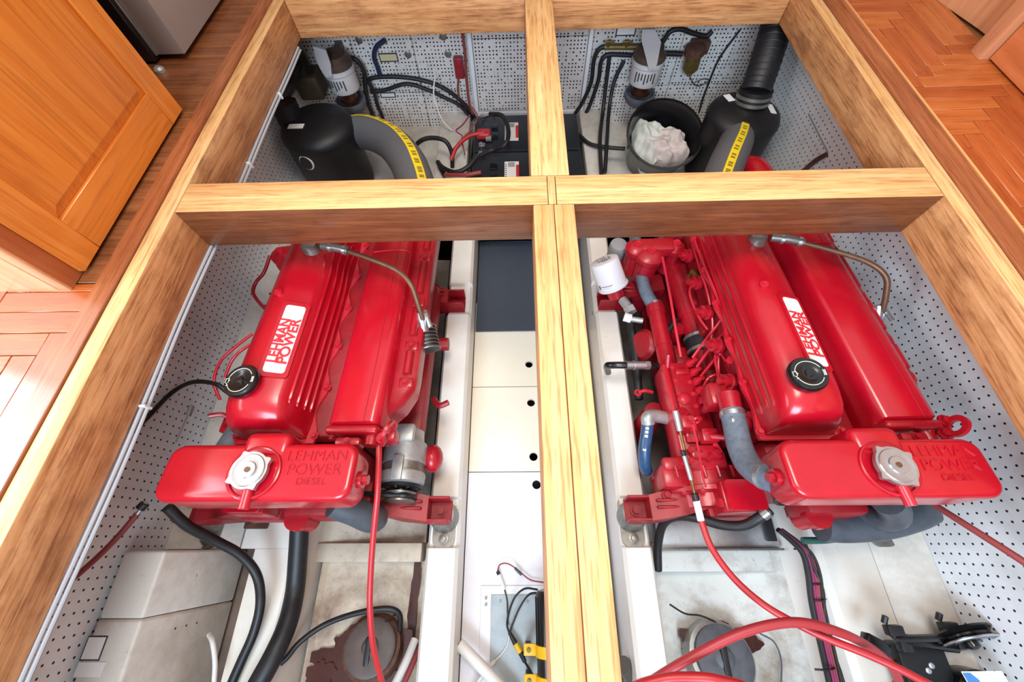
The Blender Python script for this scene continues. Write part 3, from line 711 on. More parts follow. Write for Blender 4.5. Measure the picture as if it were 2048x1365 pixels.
for u, v in ((1468, 722), (1508, 832)):
    p = pf(u, v, -.20); b = MB(); b.lathe(p+Vector((.03, 0, -.02)), (-1, -.1, .45), [(.034, 0), (.036, .008), (.026, .011), (.026, .018), (.031, .021), (.031, .028), (.016, .03)], 18); b.cyl(p, p+Vector((-.02, -.002, .01)), .016, n=6); b.build('injector_nut', 'red_line', eng)
for u, v in ((1433, 703), (1441, 707), (1455, 795), (1463, 795)):
    p = pf(u, v, -.25); MB().box(p.x-.011, p.x+.011, p.y-.011, p.y+.011, p.z-.006, p.z+.010, .002, 1).build('line_clip', 'red_line', eng)
MB().tube([pf(1455, 795, -.25), pf(1470, 745, -.24), pf(1482, 715, -.22), pf(1478, 690, -.2), pf(1462, 682, -.2)], .0048, 8, 6).build('leak_off_line', 'red_line', eng)
MB().tube([pf(1455, 795, -.25), pf(1458, 812, -.24), pf(1470, 822, -.22), pf(1490, 822, -.21)], .0048, 8, 6).build('leak_off_line', 'red_line', eng)
MB().tube([pf(1385, 490, -.17), pf(1402, 545, -.17), pf(1412, 575, -.18), pf(1420, 610, -.2), pf(1425, 650, -.23), pf(1420, 690, -.27)], .0055, 8, 6).build('fuel_line', 'red_line', eng)
MB().tube([pf(1325, 515, -.25), pf(1340, 590, -.28), pf(1350, 650, -.31), pf(1362, 715, -.34)], .0065, 8, 6).build('fuel_line', 'red_line', eng)
MB().tube([pf(1437, 700, -.26), pf(1438, 760, -.29), pf(1448, 800, -.3), pf(1462, 830, -.3)], .0055, 8, 6).build('fuel_line', 'red_line', eng)
b = MB(); b.cyl(pf(1385, 545, -.24), pf(1398, 560, -.22), .016, n=10); b.cyl(pf(1378, 552, -.25), pf(1380, 565, -.24), .01, n=8); b.build('bleed_valve', 'brass', eng)
b = MB(); b.tube([pf(1400, 565, -.22), pf(1383, 572, -.22), pf(1380, 590, -.22), pf(1395, 630, -.22), pf(1415, 660, -.22)], .0048, 8, 6); b.build('fuel_line', 'red_line', eng)
# oil cooler and heat exchanger tubes
c0, c1 = pf(1311, 618, -.40), pf(1344, 772, -.42)
b = MB(); b.cyl(c0, c1, .037, n=22); dd = (c1-c0).normalized(); b.cyl(c0-dd*.012, c0+dd*.03, .042, n=22); b.cyl(c1-dd*.03, c1+dd*.012, .042, n=22); b.cyl(c0.lerp(c1, .5)-dd*.01, c0.lerp(c1, .5)+dd*.01, .040, n=22); oc = b.build('oil_cooler', 'red_cast', eng)
b = MB(); b.tube([pf(1268, 462, -.38), pf(1276, 520, -.38), pf(1290, 580, -.39), c0], .030, 14, 5); b.build('cooler_hose', 'grey_hose', eng)
MB().cyl(c0-dd*.03, c0-dd*.012, .034, n=18).build('hose_clamp', 'silver', oc)
b = MB(); b.lathe(pf(1290, 690, -.50), (-1, -.2, .5), [(.07, 0), (.075, .01), (.06, .03), (.03, .035)], 22); b.build('lift_pump', 'red_dull', eng)
h0, h1_ = pf(1342, 520, -.40), pf(1398, 685, -.42); dd = (h1_-h0).normalized()
b = MB(); b.cyl(h0, h1_, .052, n=24); b.cyl(h1_-dd*.16, h1_-dd*.13, .055, n=24); hx = b.build('heat_exchanger', 'red_cast', eng)
b = MB(); b.cyl(h1_-dd*.03, h1_+dd*.06, .060, n=24); b.build('exchanger_coupling', 'black', hx)
for t in (-.02, .045): MB().cyl(h1_+dd*(t-.007), h1_+dd*(t+.007), .0625, n=24).build('hose_clamp', 'silver', hx)
MB().cyl(h1_+dd*.06, h1_+dd*.42, .05, n=20).build('exchanger_tail', 'red_dull', hx)
b = MB(); b.box(-.32, -.22, .44, .54, -.52, -.45, .012); b.cyl((-.29, .62, -.50), (-.29, .62, -.42), .035, n=16); b.cyl((-.29, .62, -.42), (-.29, .62, -.415), .024, n=16); b.build('filler_block', 'red_cast', eng)
b = MB(); b.tube([pf(1330, 672, -.42), pf(1345, 650, -.4), pf(1352, 640, -.4)], .014, 10, 3); b.build('pump_grip', 'black', eng)
# secondary fuel filter canisters at the rear
for (u, v, rr) in ((1302, 505, .062), (1275, 492, .05), (1352, 490, .045)):
    p = pf(u, v, -.25)
    b = MB(); b.lathe((p.x, p.y, -.43), (0, 0, 1), [(rr*.5, -.005), (rr*.86, .01), (rr*.9, .13), (rr, .135), (rr*1.06, .15), (rr*1.06, .17), (rr*.7, .185), (rr*.2, .19)], 24)
    fo = b.build('fuel_filter', 'red_cast', eng)
    MB().bolt((p.x, p.y, -.24), (0, 0, 1), .012, .016).build('filter_bolt', 'red_line', fo)
b = MB(); p = pf(1325, 490, -.24); b.box(p.x-.10, p.x+.06, p.y-.03, p.y+.05, -.29, -.24, .012); b.build('filter_head', 'red_cast', eng)
# governor, gear case front, square pump cover
b = MB(); b.box(-.42, -.265, -.03, .04, -.55, -.36, .015); b.box(-.40, -.29, .0, .05, -.37, -.335, .01)
for x, y in ((-.40, .03), (-.37, .03), (-.34, .0), (-.41, -.01), (-.31, .02)): b.bolt((x, y, -.335), (0, 0, 1), .008, .012)
b.build('governor', 'red_cast', eng)
b = MB(); b.lathe((-.31, -.03, -.55), (0, -1, 0), [(.17, -.02), (.185, -.015), (.185, .0), (.178, .004), (.178, .05), (.188, .054), (.188, .07), (.15, .075), (.15, .12)], 40); gc = b.build('gear_case', 'red_cast', eng)
for i in range(9):
    a = PI*(.05+.9*i/8); MB().bolt((-.31+.182*math.cos(a), -.102, -.55+.182*math.sin(a)), (0, -1, 0), .009, .010).build('case_bolt', 'red_line', gc)
b = MB(); b.box(-.50, -.40, -.09, .0, -.52, -.395, .018); b.box(-.49, -.40, -.03, .02, -.44, -.385, .01); b.build('mount_cheek', 'red_cast', eng)
sq0, sq1 = pf(1452, 958, -.30), pf(1542, 1016, -.30)
b = MB(); b.box(-.325, -.205, -.178, -.083, -.335, -.318, .003); b.box(-.33, -.2, -.18, -.08, -.44, -.33, .006); b.bolt((-.34, -.15, -.35), (0, 0, 1), .01, .01); sp = b.build('raw_water_pump', 'red_cast', eng)
b = MB(); b.prism(rrect(.062, .049, .012), -.318, -.306, (-.264, -.131, 0)); b.build('pump_cover_plate', 'red', sp)
b = MB(); b.box(-.345, -.195, -.185, -.06, -.53, -.44, .008); b.build('pump_base', 'red_dull', sp)
b = MB(); p = pf(1303, 835, -.55); b.lathe((p.x, p.y, -.75), (0, 0, 1), [(.05, 0), (.05, .18), (.038, .2), (.038, .24), (.045, .245), (.045, .26), (.02, .265)], 20); b.build('oil_filler_tube', 'red_dull', eng)
b = MB(); b.tube([pf(1278, 785, -.48), pf(1290, 782, -.47), pf(1305, 785, -.48)], .008, 8, 4); b.ring(pf(1276, 786, -.48), (0, 0, 1), .012, .005, 14, 6); b.build('dipstick_handle', 'red_line', eng)
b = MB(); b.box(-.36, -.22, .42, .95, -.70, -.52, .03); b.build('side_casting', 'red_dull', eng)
for k in range(5):
    x, y = -.43+.012*k, -.005-.03*k
    MB().tube([(-.46+.05*k, -.02, -.362), (-.455+.05*k, -.06, -.366)], .006, 8, 1).build('case_rib', 'red_cast', gc)
b = MB(); b.tube([pf(1410, 862, -.3), pf(1425, 880, -.33), pf(1440, 905, -.35)], .010, 8, 3); b.ring(pf(1392, 842, -.3), (.3, -1, .5), .014, .005, 16, 6); b.cyl(pf(1384, 836, -.3), pf(1388, 862, -.3), .013, n=12); b.build('governor_spring', 'red_line', eng)
b = MB(); b.box(-.36, -.30, .05, .10, -.345, -.30, .006); b.cyl((-.33, .07, -.31), (-.29, .06, -.29), .012, n=10); b.build('stop_solenoid', 'red_cast', eng)
# throttle lever and rod bracket
lv = pf(1372, 838, -.27)
b = MB(); b.box(lv.x-.012, lv.x+.03, lv.y-.03, lv.y+.03, -.36, -.28, .006); b.tube([(lv.x+.02, lv.y+.02, -.29), (lv.x-.005, lv.y+.03, -.26), (lv.x-.04, lv.y+.02, -.245)], .009, 8, 4); b.bolt((lv.x+.015, lv.y, -.28), (0, 0, 1), .01, .014); b.build('throttle_lever', 'red_cast', eng)
b = MB(); b.tube([pf(1385, 850, -.28), pf(1395, 890, -.29), pf(1405, 950, -.31), pf(1412, 975, -.33)], .004, 6, 4); b.build('stop_rod', 'red_line', eng)
# coolant hose from thermostat to tank
hp = [pf(1463, 822, -.20), pf(1470, 850, -.20), pf(1480, 895, -.19), pf(1497, 930, -.165), pf(1524, 950, -.12), pf(1545, 958, -.09)]
b = MB(); b.tube(hp, .039, 18, 6); ch = b.build('coolant_hose', 'grey_hose', eng)
d = (hp[1]-hp[0]).normalized()
b = MB(); b.cyl(hp[0]+d*.008, hp[0]+d*.024, .0415, n=24); p = hp[0]+d*.016+Vector((-.012, -.03, .025)); b.box(p.x-.014, p.x+.014, p.y-.008, p.y+.01, p.z-.008, p.z+.01, .003); b.build('hose_clamp', 'silver', ch)
b = MB(); b.cyl(hp[0]-d*.06, hp[0]+d*.01, .040, .036, 20); b.box(hp[0].x-.05, hp[0].x+.06, hp[0].y+.03, hp[0].y+.12, hp[0].z-.10, hp[0].z-.01, .015); b.build('thermostat_neck', 'red_cast', eng)
d = (hp[5]-hp[4]).normalized(); MB().cyl(hp[4]+d*.005, hp[4]+d*.018, .042, n=24).build('hose_clamp', 'silver', ch)
# mount brackets and flexible mounts: front pair and rear pair
def mount(xb, yb, sgn, rear=False):
    """xb,yb: local position of the rubber mount, arm reaching to the block"""
    zt = -.50
    a = MB(); x2 = xb-sgn*.16
    lo, hi = min(xb-sgn*.045, xb+sgn*.04), max(xb-sgn*.045, xb+sgn*.04)
    a.box(lo, hi, yb-.045, yb-.035, zt-.05, zt+.03, .002, 1); a.box(lo, hi, yb+.035, yb+.045, zt-.05, zt+.03, .002, 1)
    a.box(lo, hi, yb-.045, yb+.045, zt-.055, zt-.045, .002, 1)
    a.loft([[Vector((xb-sgn*.04, yb+s_*.045, z)) for s_, z in ((-1, zt-.055), (1, zt-.055), (1, zt+.03), (-1, zt+.03))],
            [Vector((x2, yb+.02+s_*.05, z)) for s_, z in ((-1, zt-.09), (1, zt-.09), (1, zt+.06), (-1, zt+.06))],
            [Vector((x2-sgn*.12, yb+.05+s_*.05, z)) for s_, z in ((-1, zt-.12), (1, zt-.12), (1, zt+.06), (-1, zt+.06))]])
    a.bolt((xb, yb, zt-.045), (0, 0, 1), .014, .022)
    for k in (.3, .6): a.box(min(xb-sgn*.06, xb-sgn*.17), max(xb-sgn*.06, xb-sgn*.17), yb-.03+.08*k, yb-.02+.08*k, zt+.02, zt+.055, .003, 1)
    for k in (.1, .2): a.bolt((xb-sgn*k, yb+.03+.1*k, zt+.045), (0, 0, 1), .012, .02)
    a = a.build('mount_bracket', 'red_dull', eng)
    q = MB(); q.lathe((xb, yb-.01, zt-.135), (0, 0, 1), [(.056, 0), (.058, .02), (.05, .05), (.045, .08)], 24); q.build('rubber_mount', 'steel', eng)
    q = MB(); q.prism(rrect(.045, .095, .03), zt-.142, zt-.130, (xb, yb-.025, 0)); q.lathe((xb-sgn*0, yb-.088, zt-.130), (0, 0, 1), [(.02, 0), (.02, .004), (.013, .005), (.013, .016), (.007, .018)], 12)
    q.build('mount_foot', 'steel', eng)
mount(.382, -.145, 1); mount(-.582, -.145, -1)
mount(.372, .87, 1, True); mount(-.572, .87, -1, True)
# exhaust riser behind the cross beam
b = MB(); b.tube([(.165, 1.10, -.14), (.165, 1.25, -.13), (.16, 1.38, -.14), (.13, 1.47, -.20), (.11, 1.5, -.26)], .062, 18, 5); b.ball((.115, 1.47, -.20), .075, .07, .06); b.build('exhaust_riser', 'red', eng)
# place and copy
eng.location = OL; eng.rotation_euler = (-TILT, 0, 0)
eng2 = copy_tree(eng); eng2.location = OR
eng2['label'] = 'red six-cylinder marine diesel engine right of the centre beam, injection pump showing'
def wpts(side, seq): return [E2W(side, EP(side, u, v, z)) for u, v, z in seq]

# ================================================================== CABIN FURNITURE
cb = empty('galley_cabinet', (-1.55, 1.04, 0), 'honey coloured wooden cabinet with panelled door at the left', 'cabinet')
MB().box(-1.95, -1.262, .645, 1.42, 0, 1.0, .002, 1).build('body', 'cab_dark', cb)
MB().box(-1.95, -1.30, .638, .645, 0, 1.0, .001, 1).build('end_panel', 'cab_side_lit', cb)
b = MB(); b.box(-1.298, -1.262, .636, .648, 0, 1.0, .005, 2); b.build('corner_bead', 'cab_side_lit', cb)
dx0, dx1, dy0, dy1, dz0, dz1 = -1.261, -1.241, .695, 1.437, .012, .96
sw = .088
MB().box(dx0, dx1, dy0, dy0+sw, dz0, dz1, .002, 1).build('door_stile', 'cab', cb); MB().box(dx0, dx1, dy1-sw, dy1, dz0, dz1, .002, 1).build('door_stile', 'cab', cb)
b = MB(); b.box(dx0, dx1-.0005, dy0+sw, dy1-sw, dz0, dz0+sw*1.25, .002, 1); b.build('bottom_rail', wood('honey_rail_wood', 'c46a22', 'd67c2e', 'e08d3e', 'y', .3, .4, .5, .05, .5), cb)
b = MB(); b.box(dx0, dx1-.0005, dy0+sw, dy1-sw, dz1-sw, dz1, .002, 1); b.build('top_rail', 'cab', cb)
# raised panel: sloped fielding round a flat centre
py0, py1, pz0, pz1 = dy0+sw+.001, dy1-sw-.001, dz0+sw*1.25+.001, dz1-sw-.001
def rect(x, k): return [Vector((x, py0+k, pz0+k)), Vector((x, py1-k, pz0+k)), Vector((x, py1-k, pz1-k)), Vector((x, py0+k, pz1-k))]
b = MB(); b.loft([rect(dx0+.002, 0), rect(dx1-.011, 0), rect(dx1-.002, .026), rect(dx1-.0015, .03)]); b.build('door_panel', 'cab', cb, 10)
ap = empty('freezer', (-1.6, 2.2, 0), 'grey steel fronted appliance standing behind the wooden cabinet', 'appliance')
MB().box(-1.95, -1.475, 1.76, 2.7, .01, 1.3, .005, 1).build('body', 'black_gloss', ap)
MB().box(-1.470, -1.357, 1.788, 2.7, .022, 1.3, .004, 2).build('door', 'steelbox', ap)
MB().box(-1.478, -1.470, 1.78, 2.7, .022, 1.3, .002, 1).build('door_edge', 'silver', ap)
q = P(322, 144, .0); MB().lathe((q.x, q.y, 0), (0, 0, 1), [(.02, 0), (.02, .012), (.012, .02)], 14).build('foot', 'zinc', ap)
sc = empty('settee_base', (1.85, 1.4, 0), 'reddish wooden settee base with corner post at the right edge', 'settee')
MT['settee'] = wood('reddish_settee_panel', 'b35f34', 'c46e40', 'd07c4c', 'y', .4, .3, .4, .1, .5)
MT['settee_pale'] = wood('pale_settee_panel', 'b87a54', 'c98a62', 'd69a70', 'z', .45, .2, .4, .05, .5)
MB().box(1.785, 1.81, -.5, 1.625, .006, .6, .002, 1).build('front_panel', 'settee', sc)
MB().box(1.80, 1.82, -.5, 1.625, 0, .012).build('toe_strip', 'cab_dark', sc)
MB().box(1.752, 1.805, 1.628, 1.69, 0, .7, .003, 2).build('corner_post', 'settee_pale', sc)
b = MB(); b.prism([(1.805, 2.6), (1.81, 2.10), (1.865, 1.85), (1.89, 1.69), (1.93, 1.69), (1.90, 1.9), (1.85, 2.12), (1.85, 2.6)], 0, .5); b.build('recessed_panel', 'settee_pale', sc)
MB().box(1.83, 2.1, 1.69, 2.6, .30, .34, .002, 1).build('seat_rail', 'settee', sc)

# ================================================================== REAR OF THE BAY
def thing(name, mb, mat, label, cat, group=None): return tag(mb.build(name, mat), label, cat, group)
def hose(name, pts, r, mat, label, cat='hose', group=None, n=10, k=6):
    return thing(name, MB().tube(pts, r, n, k), mat, label, cat, group)
# mufflers
def muffler(c, r, zb, zt, label, stickers, logo=None):
    e = empty('exhaust_muffler', (c[0], c[1], zb), label, 'muffler', 'black exhaust mufflers')
    h = zt-zb
    b = MB(); b.lathe((c[0], c[1], zb), (0, 0, 1), [(r*.9, 0), (r*.97, .02), (r, .05), (r, h-.07), (r*1.02, h-.068), (r*1.02, h-.055), (r*.96, h-.03), (r*.8, h-.01), (r*.4, h), (.02, h+.002)], 40)
    body = b.build('body', 'black_matt', e)
    for (u, v, z, w, l, rot) in stickers:
        prof = [(r, zt-.07), (r*1.02, zt-.06), (r*.96, zt-.03), (r*.8, zt-.01), (r*.4, zt), (0, zt+.002)]
        def inside(q):
            if q.z > zt+.002: return False
            rr = math.hypot(q.x-c[0], q.y-c[1])
            if q.z < zt-.07: return rr < r
            for (r0, z0_), (r1, z1_) in zip(prof, prof[1:]):
                if z0_ <= q.z <= z1_: return rr < r0+(r1-r0)*(q.z-z0_)/(z1_-z0_)
        dv = ray(u, v); t_ = 1.0
        while t_ < 4 and not inside(CAM+dv*t_): t_ += .002
        p = CAM+dv*(t_-.002); rr = math.hypot(p.x-c[0], p.y-c[1]); k = .75*(rr/r)**3
        nn = Vector(((p.x-c[0])/rr*k, (p.y-c[1])/rr*k, 1)).normalized()
        tx_ = Vector((math.cos(rot), math.sin(rot), 0)); tx_ = (tx_-nn*tx_.dot(nn)).normalized()
        M_ = Matrix((tx_, nn.cross(tx_), nn)).transposed().to_4x4(); M_.translation = p
        MB().box(-w/2, w/2, -l/2, l/2, 0, .002, 0, 1, 0, M_).build('sticker', 'label', e)
    return e, body
cR = P(1496, 222, -.47); mR, bR = muffler((cR.x, cR.y+.02), .19, -.90, -.46, 'black cylindrical muffler under the right corrugated black hose', [(1458, 196, -.478, .035, .075, .12), (1543, 218, -.478, .035, .075, .05)])
b = MB(); b.cyl((cR.x+.03, cR.y+.06, -.47), (cR.x+.03, cR.y+.075, -.40), .085, n=24); b.build('top_collar', 'black_matt', mR)
MB().cyl((cR.x+.03, cR.y+.068, -.435), (cR.x+.03, cR.y+.071, -.42), .088, n=24).build('hose_clamp', 'steel', mR)
MB().cyl((cR.x+.03, cR.y+.06, -.462), (cR.x+.03, cR.y+.063, -.447), .088, n=24).build('hose_clamp', 'steel', mR)
hb = MB(); pth = smooth_path([(cR.x+.03, cR.y+.075, -.415), (cR.x+.06, cR.y+.17, -.32), (cR.x+.10, cR.y+.30, -.22), (cR.x+.13, cR.y+.40, -.12)], 10)
hb.tube(pth, .076, 22, 1)
for i in range(2, len(pth)-1, 2): hb.ring(pth[i], pth[i+1]-pth[i-1], .0755, .003, 22, 6)
tag(hb.build('exhaust_hose', 'black'), 'thick corrugated black hose rising from the right muffler', 'hose')
cL = P(632, 235, -.47)
mL, bL = muffler((cL.x-.005, cL.y-.03), .20, -.90, -.46, 'black cylindrical muffler in the dark far left corner', [(637, 203, -.478, .08, .035, -.1), (592, 253, -.478, .09, .035, -.1)])
# oval badge facing the hatch
p = PY(610, 307, cL.y-.235)
b = MB(); b.lathe((cL.x-.055, cL.y-.03-.19, -.585), (-.28, -1, .1), [(.042, 0), (.042, .006), (.038, .007)], 24); b.build('oval_badge', 'label', mL)
b = MB(); b.lathe((cL.x-.0575, cL.y-.03-.197, -.584), (-.28, -1, .1), [(.036, 0), (.036, .003)], 24); b.build('badge_face', 'black', mL)
b = MB(); q = P(575, 215, -.42); b.cyl((q.x-.02, q.y, -.5), (q.x-.02, q.y+.02, -.4), .07, n=20); b.build('top_collar', 'black_matt', mL)
# grey exhaust hoses with yellow stripe
def exhaust(pts, r, label, stripe, lettering=True):
    e = empty('wet_exhaust_hose', pts[-1], label, 'hose', 'grey exhaust hoses with yellow stripe')
    sp_ = smooth_path(pts, 8); MB().tube(pts, r, 22, 8).build('hose_body', 'exh_hose', e)
    N = len(sp_); v = []; f = []
    up = Vector(stripe)
    for i, p in enumerate(sp_):
        d = (sp_[min(i+1, N-1)]-sp_[max(i-1, 0)]).normalized(); nrm = (up-d*up.dot(d)).normalized(); sd = d.cross(nrm)
        for a in (-.23, -.08, .08, .23): v.append(p+(nrm*math.cos(a)+sd*math.sin(a))*(r+.0015))
    for i in range(N-1):
        for j in range(3): f.append((4*i+j, 4*i+j+1, 4*i+5+j, 4*i+4+j))
    MB().add(v, f).build('yellow_stripe', 'yellow_tape', e)
    b = MB()
    for i in range(4, N-3, 1):
        p = sp_[i]; d = (sp_[i+1]-sp_[i-1]).normalized(); nrm = (up-d*up.dot(d)).normalized(); sd = d.cross(nrm)
        if i % 3 == 0: continue
        for t in (-.3, .1):
            o = p+nrm*(r+.0022)+d*t*.02
            b.add([o-sd*r*.12, o+sd*r*.12, o+sd*r*.12+d*.004, o-sd*r*.12+d*.004], [(0, 1, 2, 3)])
    b.build('stripe_marks', 'ink', e); return e, sp_
eL, spL = exhaust([P(690, 268, -.62), P(735, 266, -.58), P(780, 285, -.53), P(812, 320, -.47), P(828, 356, -.46), P(836, 385, -.48)], .092, 'grey wet exhaust hose curving from the left muffler', (.35, .25, 1))
d = (spL[1]-spL[0]).normalized()
for t in (.0, .03): MB().ring(spL[0]+d*(t+.02), d, .094, .006, 24, 6).build('hose_clamp', 'steel', eL)
eR, spR = exhaust([P(1478, 262, -.58), P(1470, 290, -.53), P(1455, 325, -.48), P(1440, 365, -.47), P(1432, 390, -.48)], .085, 'short grey wet exhaust hose below the right muffler', (-.05, -.2, 1))
# batteries
def battery(x0, x1, y0, y1, label):
    z0, z1 = -.95, -.73
    e = empty('battery', ((x0+x1)/2, (y0+y1)/2, z0), label, 'battery', 'black batteries in the centre channel')
    MB().box(x0, x1, y0, y1, z0, z1-.03, .008).build('case', 'black_matt', e)
    MB().box(x0, x1, y0+.002, y1-.002, z1-.03, z1, .010).build('lid', plain('navy_black_lid', '20242c', .4), e)
    lx = x0+.195; yc = (y0+y1)/2
    MB().box(lx, lx+.085, yc-.085, yc+.09, z1, z1+.0015).build('label_sheet', 'label', e)
    MB().box(lx+.068, lx+.085, yc-.06, yc+.06, z1+.0015, z1+.0022).build('label_stripe', 'red_print', e)
    b = MB()
    for i in range(9): b.box(lx+.004, lx+.012, yc-.075+i*.017, yc-.067+i*.017, z1+.0015, z1+.002)
    for i in range(5): b.box(lx+.02, lx+.06, yc+.045+i*.008, yc+.049+i*.008, z1+.0015, z1+.002)
    b.build('label_print', 'ink', e)
    for yy in (yc-.045, yc+.045):
        MB().box(x0+.11, x0+.15, yy-.028, yy+.028, z1, z1+.012, .004).build('vent_cap', 'black_gloss', e)
    for yy in (y0+.035, y1-.035):
        b = MB(); b.cyl((x0+.05, yy, z1), (x0+.05, yy, z1+.03), .012, n=12); b.box(x0+.035, x0+.075, yy-.014, yy+.014, z1+.008, z1+.022, .003); b.build('terminal', 'silver', e)
    return e
battery(-.275, .385, 2.14, 2.49, 'farther black battery with white label by the bulkhead')
battery(-.275, .385, 1.77, 2.13, 'nearer black battery with white label beside the cross beam')
tag(MB().box(-.31, .41, 1.7, 2.6, -1.0, -.952, .005, 1).build('battery_tray', 'black_matt'), 'black tray under the two batteries', 'tray')
# battery cables
hose('battery_cable', [P(980, 228, -.66), P(1005, 232, -.62), P(1017, 262, -.62), P(1010, 290, -.64), P(985, 300, -.68), P(960, 312, -.68)], .013, 'black', 'thick black cable looping over the farther battery', 'cable')
hose('battery_cable', [P(825, 300, -.75), P(840, 283, -.68), P(862, 276, -.66), P(890, 282, -.66), P(903, 305, -.72), P(905, 335, -.8)], .013, 'black', 'black cable arching beside the grey exhaust hose', 'cable')
hose('battery_cable', [P(955, 312, -.68), P(935, 335, -.7), P(910, 345, -.72), P(885, 335, -.74), P(876, 325, -.76), P(890, 352, -.78)], .014, 'black', 'black cable curling left of the nearer battery', 'cable')
hose('battery_cable', [P(968, 266, -.68), P(940, 272, -.68), P(915, 292, -.7), P(902, 320, -.74)], .012, 'cable', 'red cable running from the farther battery post', 'cable')
hose('battery_cable', [P(962, 345, -.69), P(930, 350, -.70), P(890, 350, -.74)], .012, 'cable_dull', 'dull red cable below the nearer battery post', 'cable')
tb = empty('terminal_boot', P(965, 268, -.70), 'red rubber boot on the farther battery post', 'terminal boot')
p = P(965, 268, -.695); b = MB(); b.box(p.x-.035, p.x+.05, p.y-.035, p.y+.03, -.715, -.675, .012, 3); b.build('boot', 'cable', tb); MB().box(p.x+.02, p.x+.055, p.y-.045, p.y-.02, -.715, -.69, .003).build('post_clamp', 'zinc', tb)
# thin wires in the battery corner
for i, (pts, mt, lab) in enumerate((
    ([(945, 215, -.6), (955, 235, -.62), (940, 262, -.68), (925, 280, -.72), (930, 310, -.76)], 'cable_dull', 'thin red wire hanging over the left ledge'),
    ([(940, 230, -.6), (925, 250, -.66), (912, 262, -.7), (925, 275, -.72), (905, 300, -.78)], 'pink', 'thin magenta wire by the left ledge'),
    ([(950, 238, -.6), (965, 236, -.6), (985, 232, -.62), (990, 240, -.64)], 'black', 'thin black wire above the farther battery'),
    ([(870, 150, -.5), (868, 195, -.6), (885, 240, -.72), (905, 262, -.79)], 'white_wire', 'white wire hanging down the far bulkhead'))):
    hose('wire', PL(pts), .0045, mt, lab, 'wire', None, 6)
# hoses on the bulkhead
def bh(seq, dy=.04): return [PY(u, v, Y1-dy) for u, v in seq]
hose('fuel_hose', bh([(728, 165), (750, 155), (800, 154), (850, 162), (890, 178), (925, 205), (950, 235)]), .0125, 'black', 'upper of two black hoses arching across the far bulkhead', 'hose')
hose('fuel_hose', bh([(740, 182), (770, 180), (812, 168), (850, 178), (890, 196), (920, 212), (945, 240)], .05), .0115, 'black', 'lower of two black hoses arching across the far bulkhead', 'hose')
hose('fuel_hose', bh([(672, 116), (695, 114), (715, 122), (728, 145), (730, 170), (734, 200), (745, 230), (748, 250)], .07), .013, 'black', 'black hose dropping from the left fuel filter', 'hose')
hose('fuel_hose', bh([(735, 160), (748, 185), (755, 210), (765, 235), (766, 255)], .06), .012, 'black', 'short black hose beside the left fuel filter', 'hose')
hose('fuel_hose', bh([(770, 80), (752, 95), (748, 115), (755, 135), (760, 152)], .04), .013, plain('navy_hose', '1a2346', .5), 'navy blue hose at the top of the far bulkhead', 'hose')
hose('fuel_hose', bh([(1150, 228), (1165, 205), (1182, 165), (1188, 120), (1200, 97), (1225, 92), (1280, 92)], .05), .0125, 'black', 'leftmost black hose bending up to the right filter', 'hose')
hose('fuel_hose', bh([(1165, 238), (1180, 210), (1197, 160), (1202, 125), (1215, 110), (1250, 110), (1290, 112)], .05), .0125, 'black', 'second black hose bending up to the right filter', 'hose')
hose('fuel_hose', [PY(1219, 112, 2.6), PY(1212, 170, 2.58), PY(1205, 230, 2.5), P(1200, 280, -.74), P(1203, 350, -.78)], .012, 'black', 'straight black hose left of the bucket', 'hose')
hose('fuel_hose', [PY(1248, 122, 2.6), PY(1228, 165, 2.58), PY(1218, 220, 2.5), P(1214, 280, -.73), P(1210, 345, -.77)], .012, 'black', 'slanting black hose left of the bucket', 'hose')
hose('fuel_hose', bh([(1325, 85), (1340, 64), (1360, 58), (1385, 66), (1412, 72), (1425, 62)], .05), .013, 'black', 'black hose leading to the brass strainer', 'hose')
hose('cable_run', bh([(1480, 60), (1440, 115), (1420, 160), (1405, 200), (1398, 225)], .03), .006, 'black', 'thin black cable slanting down right of the brass strainer', 'cable')
hose('fuel_hose', PL([(1158, 270, -.78), (1180, 288, -.78), (1215, 295, -.77), (1250, 298, -.77)]), .012, 'black', 'black hose crossing the ledge to the bucket', 'hose')
hose('red_conduit', bh([(925, 68), (930, 110), (933, 160), (938, 205), (945, 228)], .045), .008, 'cable_dull', 'dark red cable bundle beside the red switch box', 'cable')
hose('conduit', bh([(917, 150), (916, 185), (925, 215)], .04), .006, 'cable_dull', 'thin red wire below the red switch box', 'wire')
# brass gate valves on the right pipes
pv = empty('brass_pipe', PY(1235, 100, 2.6), 'brass pipe with two small valves left of the right fuel filter', 'pipe')
b = MB(); b.tube(bh([(1208, 94), (1290, 94)], .055), .015, 12, 1); b.build('pipe', 'brass', pv)
for u in (1216, 1252):
    p = PY(u, 92, Y1-.06); b = MB(); b.cyl(p, p+Vector((0, -.02, .035)), .011, n=10); b.box(p.x-.03, p.x+.03, p.y-.03, p.y-.02, p.z+.03, p.z+.04, .003); b.build('valve', 'brass', pv)
